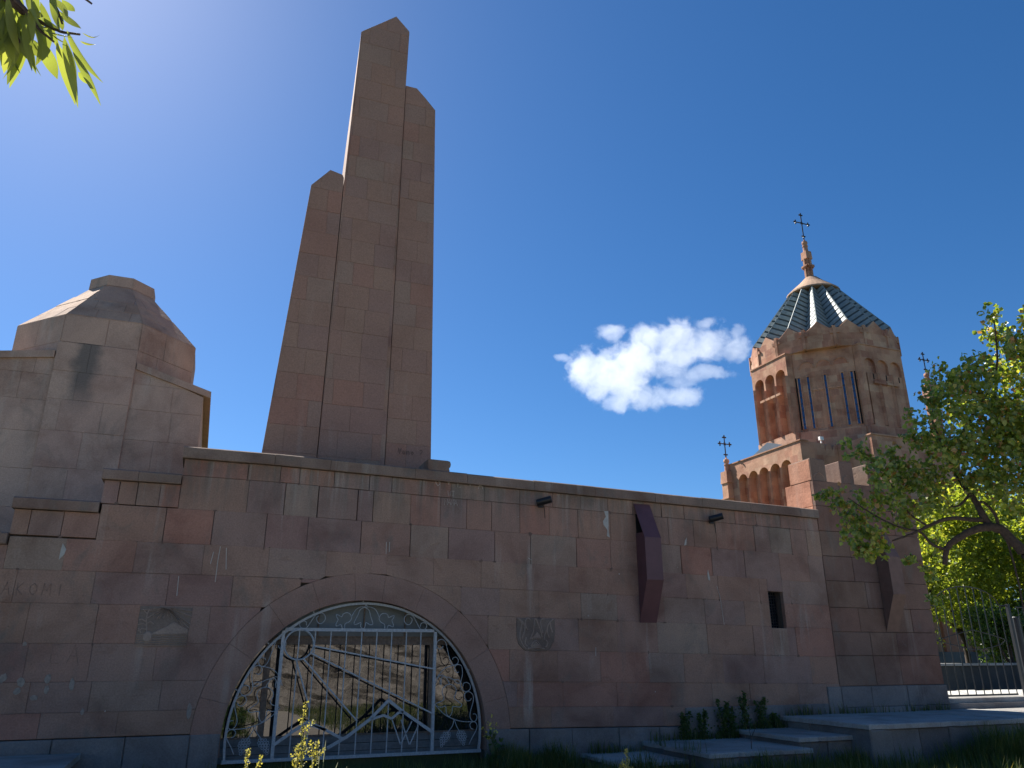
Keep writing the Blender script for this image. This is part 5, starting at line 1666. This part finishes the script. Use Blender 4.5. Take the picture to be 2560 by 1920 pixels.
limb('branch', [(7.265, -8.503, 2.901), (7.097, -8.451, 2.907), (6.914, -8.385, 2.915), (6.757, -8.260, 2.848), (6.624, -8.169, 2.774), (6.464, -8.055, 2.712)], .026, .008, BK, nt_)
limb('branch', [(7.260, -8.403, 3.185), (7.129, -8.369, 3.070), (6.989, -8.348, 3.040)], .016, .007, BK, nt_, 6)
limb('branch', [(7.333, -8.573, 2.807), (7.323, -8.588, 2.932), (7.264, -8.542, 3.065), (7.227, -8.497, 3.078)], .016, .012, BK, nt_, 6)
limb('branch', [(6.974, -8.240, 2.621), (6.816, -8.218, 2.676), (6.709, -8.194, 2.795), (6.551, -8.102, 2.848), (6.399, -7.964, 2.975), (6.208, -7.815, 3.177)], .016, .005, BK, nt_, 6)
limb('branch', [(7.364, -8.605, 2.764), (7.391, -8.609, 2.596), (7.419, -8.604, 2.308), (7.429, -8.588, 2.008)], .012, .006, BK, nt_, 6)
limb('branch', [(7.246, -8.295, 3.438), (7.091, -8.343, 3.673), (6.992, -8.354, 4.012), (6.953, -8.598, 4.287)], .018, .006, BK, nt_, 6)
limb('branch', [(7.217, -8.327, 3.645), (7.302, -8.573, 3.983), (7.303, -8.932, 4.352), (7.134, -9.149, 4.816)], .022, .006, BK, nt_, 6)
limb('branch', [(6.757, -8.260, 2.848), (6.599, -8.188, 2.992), (6.467, -8.128, 3.326), (6.298, -8.028, 3.589)], .012, .004, BK, nt_, 6)
limb('limb', [(7.959, -9.000, 1.747), (7.975, -9.097, 2.470), (7.874, -9.125, 3.232), (7.630, -9.241, 3.993), (7.396, -9.443, 4.649)], .06, .015, BK, nt_)

# overhanging branch close to the camera, top left
wt = thing('overhanging_tree', 'tree beside the viewer, its long narrow leaves hanging into the top left corner', 'tree', (-2.4, -13.9, -.25))
LW = leafmat('willow_leaf', [(0, (.09, .13, .05)), (.5, (.13, .175, .065)), (1, (.18, .22, .085))], trans=.5, rough=.45)
limb('trunk', [(-2.4, -13.9, -.3), (-2.35, -13.9, 1.2), (-2.2, -13.7, 2.6), (-1.7, -13.3, 3.4)], .12, .05, BK, wt, 10)
limb('branch', [(-1.7, -13.3, 3.4), (-1.2, -12.95, 3.45), (-0.522, -12.763, 2.742), (-0.425, -12.786, 2.653), (-0.391, -12.788, 2.621)], .03, .006, BK, wt)
TW = [((-0.391, -12.788, 2.621), (-0.358, -12.791, 2.605), (-0.332, -12.799, 2.592), (-0.298, -12.819, 2.579)), ((-0.425, -12.786, 2.653), (-0.386, -12.807, 2.614), (-0.361, -12.802, 2.585), (-0.333, -12.812, 2.558)), ((-0.444, -12.775, 2.648), (-0.414, -12.769, 2.605), (-0.395, -12.780, 2.577), (-0.389, -12.772, 2.569)), ((-0.422, -12.765, 2.709), (-0.374, -12.778, 2.680), (-0.347, -12.792, 2.642), (-0.333, -12.791, 2.614)), ((-0.434, -12.773, 2.714), (-0.378, -12.766, 2.726), (-0.336, -12.750, 2.722), (-0.311, -12.738, 2.716))]
for q in TW:
    limb('twig', list(q), .004, .0018, BK, wt, 5)
def blade(px, tip, wpx, d, bend=0.0, tint=.5, roll=0.0):
    """one long leaf from base point to tip point, its own object"""
    a, b_ = Vector(px), Vector(tip)
    ax = (b_ - a); L = ax.length; ax.normalize()
    view = (a - cam.matrix_world.translation).normalized()
    side = ax.cross(view); side.normalize()
    nrm = side.cross(ax).normalized()
    side = (side * cos(roll) + nrm * sin(roll)).normalized()
    nrm = side.cross(ax).normalized()
    K = 8
    v, f = [], []
    for i in range(K + 1):
        t = i / K
        wd = wpx * (sin(pi * min(1, t * 1.02) ** .8) ** .85 if 0 < t < 1 else .03)
        c = a + ax * L * t + nrm * bend * L * sin(pi * t) + side * bend * .35 * L * sin(pi * t)
        v += [tuple(c - side * wd + nrm * wd * .35), tuple(c), tuple(c + side * wd + nrm * wd * .35)]
    for i in range(K):
        q = i * 3
        f += [(q, q + 1, q + 4, q + 3), (q + 1, q + 2, q + 5, q + 4)]
    o = add('leaf', v, f, LW, wt, smooth=True)
    at = o.data.attributes.new('tint', 'FLOAT', 'POINT')
    at.data.foreach_set('value', [tint] * len(v))
LV = [((-0.329, -12.811, 2.559), (-0.292, -12.776, 2.473), .012, .08, .6, .1), ((-0.319, -12.817, 2.569), (-0.284, -12.790, 2.459), .0105, -.05, .3, .5), ((-0.316, -12.823, 2.578), (-0.262, -12.765, 2.536), .011, .10, .35, .9), ((-0.321, -12.798, 2.578), (-0.300, -12.759, 2.517), .010, -.1, .1, 1.0),
      ((-0.302, -12.818, 2.543), (-0.256, -12.775, 2.483), .010, -.08, .25, .8), ((-0.295, -12.791, 2.527), (-0.273, -12.778, 2.516), .008, .1, .5, .4), ((-0.360, -12.792, 2.572), (-0.327, -12.769, 2.520), .014, .16, .45, .2), ((-0.372, -12.776, 2.581), (-0.351, -12.763, 2.572), .009, .1, .2, .9),
      ((-0.393, -12.781, 2.580), (-0.363, -12.766, 2.537), .011, .05, .55, .2), ((-0.386, -12.779, 2.579), (-0.358, -12.740, 2.539), .008, .02, .0, 1.2), ((-0.404, -12.777, 2.568), (-0.404, -12.761, 2.514), .0115, .04, .9, .15), ((-0.396, -12.782, 2.578), (-0.390, -12.759, 2.551), .0095, .0, .8, .3),
      ((-0.418, -12.765, 2.581), (-0.419, -12.750, 2.562), .011, .0, .7, .2), ((-0.384, -12.805, 2.613), (-0.355, -12.813, 2.601), .009, .1, .75, .4), ((-0.359, -12.797, 2.612), (-0.332, -12.801, 2.594), .008, .05, .1, .9), ((-0.341, -12.788, 2.639), (-0.332, -12.785, 2.606), .008, .1, .4, .5),
      ((-0.348, -12.771, 2.680), (-0.324, -12.774, 2.660), .0085, .1, .3, .4), ((-0.295, -12.821, 2.582), (-0.268, -12.827, 2.581), .0035, .2, .95, 1.2), ((-0.297, -12.813, 2.571), (-0.273, -12.818, 2.568), .004, .1, .9, 1.0), ((-0.359, -12.811, 2.580), (-0.306, -12.816, 2.572), .0045, .04, .2, 1.2),
      ((-0.340, -12.804, 2.578), (-0.314, -12.801, 2.568), .004, .04, .1, 1.2), ((-0.359, -12.805, 2.589), (-0.347, -12.810, 2.583), .004, .04, 1, 1.0)]
for (a, b_, wd, bend, tint, roll) in LV:
    blade(a, b_, wd * .78, 1.55, bend, tint, roll)
BUNCH = [(-0.423, -12.783, 2.635), (-0.407, -12.792, 2.620), (-0.396, -12.796, 2.629), (-0.383, -12.794, 2.631), (-0.369, -12.796, 2.639), (-0.358, -12.792, 2.638), (-0.412, -12.784, 2.609), (-0.398, -12.780, 2.609), (-0.388, -12.782, 2.615), (-0.372, -12.793, 2.602), (-0.419, -12.769, 2.603), (-0.406, -12.773, 2.596), (-0.392, -12.770, 2.599), (-0.360, -12.782, 2.673), (-0.382, -12.786, 2.670), (-0.407, -12.780, 2.670), (-0.428, -12.782, 2.664), (-0.443, -12.763, 2.634), (-0.443, -12.747, 2.615)]
for i, c in enumerate(BUNCH * 2):
    c = Vector(c) + Vector((random.uniform(-.01, .01), random.uniform(-.03, .03), random.uniform(-.01, .01)))
    t_ = c + Vector((random.uniform(-.03, .05), random.uniform(-.04, .04), random.uniform(-.11, -.05)))
    blade(c, t_, random.uniform(.006, .009), 1.6, random.uniform(-.1, .15), random.uniform(0, .7), random.uniform(-1, 1))

# trees and shrubs behind the iron gate
def back_tree(label, x, y, blobs, n, size, mat, trunk, name='garden_tree'):
    t = thing(name, label, 'tree' if 'tree' in name else 'shrub', (x, y, .43), 'greenery behind the iron gate')
    limb('trunk', [(x, y, .4), (x + .1, y, trunk * .5), (x - .1, y, trunk)], .14 if 'tree' in name else .05, .05, BK, t)
    for i in range(5 if 'tree' in name else 3):
        b_ = blobs[(i * 3) % len(blobs)]
        limb('branch', [(x, y, trunk * .7), ((x + b_[0]) / 2, (y + b_[1]) / 2, (trunk + b_[2]) / 2), b_[:3]], .05, .015, BK, t, 6)
    leaves_mesh('crown', blob_points(blobs, n, .4), size, mat, t, shape='simple', droop=.15, fold=.35, ratio=.36)
def lump(cx, cy, cz, rx, ry, rz, k, s):
    o = []
    for _ in range(k):
        u = Vector((random.gauss(0, 1), random.gauss(0, 1), random.gauss(0, 1))).normalized() * random.uniform(.3, .95)
        q = random.uniform(.7, 1.2) * s
        o.append((cx + u.x * rx, cy + u.y * ry, cz + u.z * rz, q, q, q * .8))
    return o
back_tree('pale yellow-green tree filling the view above the iron gate', 26.0, 7.5, lump(26.0, 7.5, 5.1, 3.0, 2.2, 2.9, 34, 1.0), 17000, .16, LEAFB, 3.2)
back_tree('yellow-green tree nearest the corner of the wall, behind the gate arch', 22.0, 6.2, lump(22.3, 6.2, 3.9, 1.7, 1.6, 2.3, 22, .75), 9000, .13, LEAFB, 2.4)
back_tree('bushy green tree at the right edge behind the iron fence', 29.5, 5.8, lump(29.5, 5.8, 4.4, 3.0, 2.0, 3.0, 30, 1.0), 12000, .16, LEAFB, 2.6)
back_tree('dark green shrub behind the bars of the iron gate', 25.0, 4.95, lump(24.8, 4.95, 2.35, 1.9, .5, .75, 14, .45), 6000, .10, LEAFD, 1.5, 'garden_shrub')
back_tree('dark green shrub right of the thick gate post', 28.6, 4.0, lump(28.2, 3.3, 1.35, 2.0, .6, .9, 14, .5), 5000, .10, LEAFD, 1.2, 'garden_shrub')
back_tree('broad dark green shrub filling the gap behind the right half of the iron gate', 27.0, 5.6, lump(26.6, 5.6, 2.3, 2.6, .9, 1.5, 24, .6), 9000, .11, LEAFD, 1.6, 'garden_shrub')
back_tree('tall green tree standing farthest back behind the iron gate', 33.0, 11.0, lump(33.0, 11.0, 5.5, 4.2, 2.4, 4.2, 36, 1.3), 15000, .2, LEAFB, 3.5)
# bushes that only the glass shows
bsh = thing('roadside_bush', 'dark bush beside the path, mirrored in the glass of the arched window', 'shrub', (.95, -9.6, -.25))
limb('stem', [(.95, -9.6, -.3), (.95, -9.6, .3)], .04, .02, BK, bsh, 6)
leaves_mesh('foliage', blob_points(lump(.95, -9.6, .2, .55, 1.6, .4, 14, .34), 3600), .10, LEAFD, bsh, shape='simple')

# ------------------------------------------------------------------ weeds
STEM = plain('weed_stem', (.13, .14, .045), .7)
FLO = leafmat('dock_seed', [(0, (.20, .22, .075)), (.5, (.30, .31, .12)), (1, (.38, .37, .18))], trans=.35, rough=.7)
GRN = leafmat('weed_leaf', [(0, (.030, .065, .020)), (.5, (.050, .095, .028)), (1, (.085, .125, .04))], trans=.4, rough=.5)
def dock(base, tips, label):
    t = thing('dock_plant', label, 'weed', base, 'flowering docks in the foreground')
    for tip in tips:
        b_, tp = Vector(base), Vector(tip)
        H = tp.z - b_.z
        mid = b_.lerp(tp, .55) + Vector((random.uniform(-.04, .04), 0, 0))
        s = spline([b_, mid, b_.lerp(tp, .85) + Vector((random.uniform(-.03, .03), 0, 0)), tp], 8)
        MB().tube(s, [.008 - .006 * i / len(s) for i in range(len(s))], 5).build('stem', STEM, t)
        P_ = []
        for i, p in enumerate(s):
            u = i / (len(s) - 1)
            if u < .38: continue
            w_ = .016 * (1.15 - u) + .005
            for _ in range(7):
                P_.append(p + Vector((random.gauss(0, w_), random.gauss(0, w_), random.uniform(-.03, .03))))
        for j in range(3):                     # short side sprays
            i0 = int(len(s) * random.uniform(.4, .75)); p = s[min(i0, len(s) - 1)]
            dr = Vector((random.uniform(-1, 1), random.uniform(-1, 1), random.uniform(.5, 1.1))).normalized()
            for m_ in range(9):
                q = p + dr * .018 * m_
                for _ in range(3):
                    P_.append(q + Vector((random.gauss(0, .009), random.gauss(0, .009), random.gauss(0, .01))))
        leaves_mesh('seed_spike', P_, .020, FLO, t, shape='simple', droop=0, fold=.6, ratio=.5, kind='stuff')
    B = [Vector(base) + Vector((random.uniform(-.04, .04), random.uniform(-.04, .04), random.uniform(.02, .3))) for _ in range(14)]
    leaves_mesh('blade_leaves', B, .26, GRN, t, droop=-.4, fold=.3, ratio=.16)
dock(((1.022, -6.000, 0.711)[0], -6.0, -.25), [(1.029, -6.000, 1.171), (1.160, -6.050, 0.852), (0.994, -5.950, 0.815)], 'tallest flowering dock in the sun before the arched gate')
dock(((0.597, -6.100, 0.741)[0], -6.1, -.25), [(0.544, -6.100, 0.821), (0.658, -6.100, 0.744)], 'short flowering dock left of the tallest one before the gate')
dock(((4.395, -6.000, 0.565)[0], -6.0, -.25), [(4.428, -6.000, 0.641), (4.354, -6.000, 0.520)], 'lone pale dock spike at the bottom edge before the lowest step')

YEL = plain('yellow_petal', (.62, .52, .06), .6)
ms = thing('mustard_plant', 'thin weed with small yellow flowers by the right foot of the arched gate', 'weed', (4.95, -.45, -.25))
tops = [(4.910, -0.450, 0.643), (4.816, -0.450, 0.532), (4.874, -0.450, 0.505), (4.977, -0.450, 0.514), (4.744, -0.450, 0.433), (4.904, -0.450, 0.428), (4.781, -0.450, 0.357), (4.847, -0.450, 0.280), (4.963, -0.450, 0.388)]
for tp in tops:
    limb('stem', [(4.95, -.45, -.25), (4.95 + (tp[0] - 4.95) * .4, -.45, tp[2] * .5), tp], .005, .002, STEM, ms, 5)
    P_ = [Vector(tp) + Vector((random.gauss(0, .018), random.gauss(0, .018), random.gauss(0, .018))) for _ in range(7)]
    o = leaves_mesh('flower', P_, .03, YEL, ms, shape='simple', droop=-.2, ratio=.6)
leaves_mesh('blade_leaves', [Vector((4.95 + random.gauss(0, .08), -.45 + random.gauss(0, .08), random.uniform(-.2, .35))) for _ in range(50)], .11, GRN, ms, droop=.1, ratio=.25)

# tall weeds along the back of the steps
def weed(base, h, label, n=48):
    t = thing('tall_weed', label, 'weed', base, 'weeds growing on the steps')
    b_ = Vector(base)
    P_ = []
    for _ in range(3):
        tp = b_ + Vector((random.uniform(-.14, .14), random.uniform(-.06, .06), h * random.uniform(.7, 1)))
        s = spline([b_, b_.lerp(tp, .5) + Vector((random.uniform(-.03, .03), 0, 0)), tp], 6)
        MB().tube(s, [.007 - .004 * i / len(s) for i in range(len(s))], 5).build('stem', STEM, t)
        for i, p in enumerate(s):
            w_ = .085 * (1 - i / len(s)) + .015
            for _ in range(n // 24):
                P_.append(p + Vector((random.gauss(0, w_), random.gauss(0, w_), random.gauss(0, .02))))
            for a in range(3):
                an = random.uniform(0, 2 * pi)
                for m_ in range(3):
                    P_.append(p + Vector((cos(an), sin(an), .35)) * w_ * .45 * m_)
    leaves_mesh('blade_leaves', P_, .055, GRN, t, droop=.1, fold=.2, ratio=.28)
for (bx, h, lb) in ((8.95, .55, 'dark weed at the left end of the second step'), (9.35, .62, 'slim dark weed on the second step, second from its left end'), (9.85, .68, 'tall dark weed near the middle of the second step'),
                    (10.1, .55, 'bushy dark weed at the right end of the second step'), (10.42, .72, 'tallest dark weed, at the left end of the third step'), (10.75, .55, 'dark weed on the third step beside the tallest one'), (11.15, .25, 'small tuft in the corner below the big platform')):
    weed((bx, -.16, .09 if bx < 10.15 else .24), h, lb)
tw = thing('dry_twig', 'bare forked twig standing on the second stone step', 'twig', (9.15, -1.9, .08))
MB().tube([(9.15, -1.9, .08), (9.16, -1.9, .28), (9.12, -1.9, .48)], [.008, .006, .003], 5).tube([(9.16, -1.9, .26), (9.25, -1.9, .38), (9.27, -1.92, .46)], [.006, .005, .003], 5).build('twig', M['bark'], tw)

# grass
def grass(name, n, area, hmin, hmax, zf, mat, dens=None):
    xs = rng.uniform(area[0], area[1], n * 3); ys = rng.uniform(area[2], area[3], n * 3)
    cl = np.sin(xs * 2.1 + 1.3 * np.sin(ys * 1.7)) * np.sin(ys * 2.7 + xs) + rng.uniform(-1, 1, n * 3)
    keep = cl > -.15
    if dens is not None: keep &= dens(xs, ys)
    xs, ys = xs[keep][:n], ys[keep][:n]
    n = len(xs)
    h = rng.uniform(hmin, hmax, n) * (.6 + .4 * np.sin(xs * 3.3) ** 2)
    a = rng.uniform(0, 2 * pi, n); ln_ = rng.uniform(.1, .5, n) * h
    dx, dy = np.cos(a), np.sin(a)
    w_ = rng.uniform(.004, .009, n)
    z = np.array([zf(x, y) for x, y in zip(xs, ys)])
    B = np.stack([xs, ys, z], 1); S = np.stack([-dy, dx, 0 * dx], 1) * w_[:, None]
    M1 = B + np.stack([dx * ln_ * .3, dy * ln_ * .3, h * .6], 1); T = B + np.stack([dx * ln_, dy * ln_, h], 1)
    V = np.stack([B - S, B + S, M1 + S * .7, M1 - S * .7, T], 1).reshape(-1, 3)
    base = np.arange(n) * 5
    me = bpy.data.meshes.new(name)
    F4 = np.stack([base, base + 1, base + 2, base + 3], 1); F3 = np.stack([base + 3, base + 2, base + 4], 1)
    me.vertices.add(len(V)); me.vertices.foreach_set('co', V.astype(np.float32).ravel())
    loops = np.concatenate([F4.ravel(), F3.ravel()])
    me.loops.add(len(loops)); me.loops.foreach_set('vertex_index', loops.astype(np.int32))
    me.polygons.add(2 * n)
    me.polygons.foreach_set('loop_start', np.concatenate([np.arange(n) * 4, 4 * n + np.arange(n) * 3]).astype(np.int32))
    me.update(calc_edges=True)
    at = me.attributes.new('tint', 'FLOAT', 'POINT')
    at.data.foreach_set('value', np.repeat(rng.uniform(0, 1, n), 5).astype(np.float32))
    me.materials.append(mat)
    o = bpy.data.objects.new(name, me); COL.objects.link(o)
    o['kind'] = 'stuff'
    return o
GR = leafmat('grass_blade', [(0, (.040, .065, .018)), (.6, (.070, .105, .028)), (.9, (.12, .14, .05)), (1, (.22, .20, .10))], trans=.4, rough=.55)
def free(xs, ys):
    k = ~((xs > 1.4) & (xs < 3.4) & (ys < -2.2))
    k &= ~((xs > 6.75) & (xs < 8.1) & (ys > -1.6)) & ~((xs > 8.0) & (xs < 10.2) & (ys > -2.26)) & ~((xs > 10.1) & (xs < 11.4) & (ys > -2.0)) & ~((xs > 11.3) & (ys > -2.46)) & ~((xs < -1.38) & (ys > -2.0))
    return k
grass('grass', 24000, (-4, 22, -5.5, -.07), .12, .42, lambda x, y: -.26, GR, free)
grass('grass', 2600, (4.75, 6.2, -1.3, -.1), .25, .55, lambda x, y: -.26, GR)
grass('grass', 2600, (13.2, 15.0, -3.3, -2.55), .35, .8, lambda x, y: -.26, GR)
grass('grass', 5000, (-8, 16, -7.4, -5.5), .1, .3, lambda x, y: -.26, GR, lambda xs, ys: ~((xs > .8) & (xs < 3.5)))
grass('grass', 14000, (3.9, 12, -22.6, -7.2), .15, .45, lambda x, y: -.25, GR)
grass('grass', 9000, (-5, 2.2, -22.6, -13), .15, .45, lambda x, y: -.25, GR)
grass('grass', 4000, (-3.5, 1.6, -13, -7.2), .15, .40, lambda x, y: -.25, GR)
grass('grass', 3500, (16.3, 22, 1.0, 4.0), .10, .30, lambda x, y: .42, GR)
for (xa, xb, ya, yb, zz, cnt) in ((6.9, 8.0, -.25, -.08, -.08, 160), (8.2, 10.1, -.3, -.08, .08, 420), (10.2, 11.3, -.3, -.08, .23, 300), (11.4, 16, -.16, -.07, .44, 260), (8.02, 8.12, -2.2, -.3, .08, 40), (8.0, 11.3, -2.45, -2.2, -.25, 700), (11.25, 18, -2.9, -2.5, -.25, 2400), (6.6, 8.0, -1.9, -1.55, -.25, 350)):
    grass('grass', cnt, (xa, xb, ya, yb), .08, .30 if zz > -.2 else .5, lambda x, y, q=zz: q - .01, GR)
lb = thing('grass_tuft', 'few long bent grass blades in the sun beside the tallest dock', 'weed', (1.081, -7.165, -0.250))
for (tp, kx) in (((1.254, -5.900, 0.862), .02), ((1.204, -5.900, 0.788), .02), ((1.382, -5.900, 0.668), .05), ((1.471, -5.900, 0.630), .05), ((1.132, -5.900, 0.764), 0)):
    b_ = Vector(lb.location)
    s = spline([b_, b_.lerp(Vector(tp), .6) + Vector((-kx, 0, .05)), Vector(tp)], 6)
    o = MB().tube(s, [.005, *[.004] * (len(s) - 2), .001], 4).build('blade', STEM, lb)
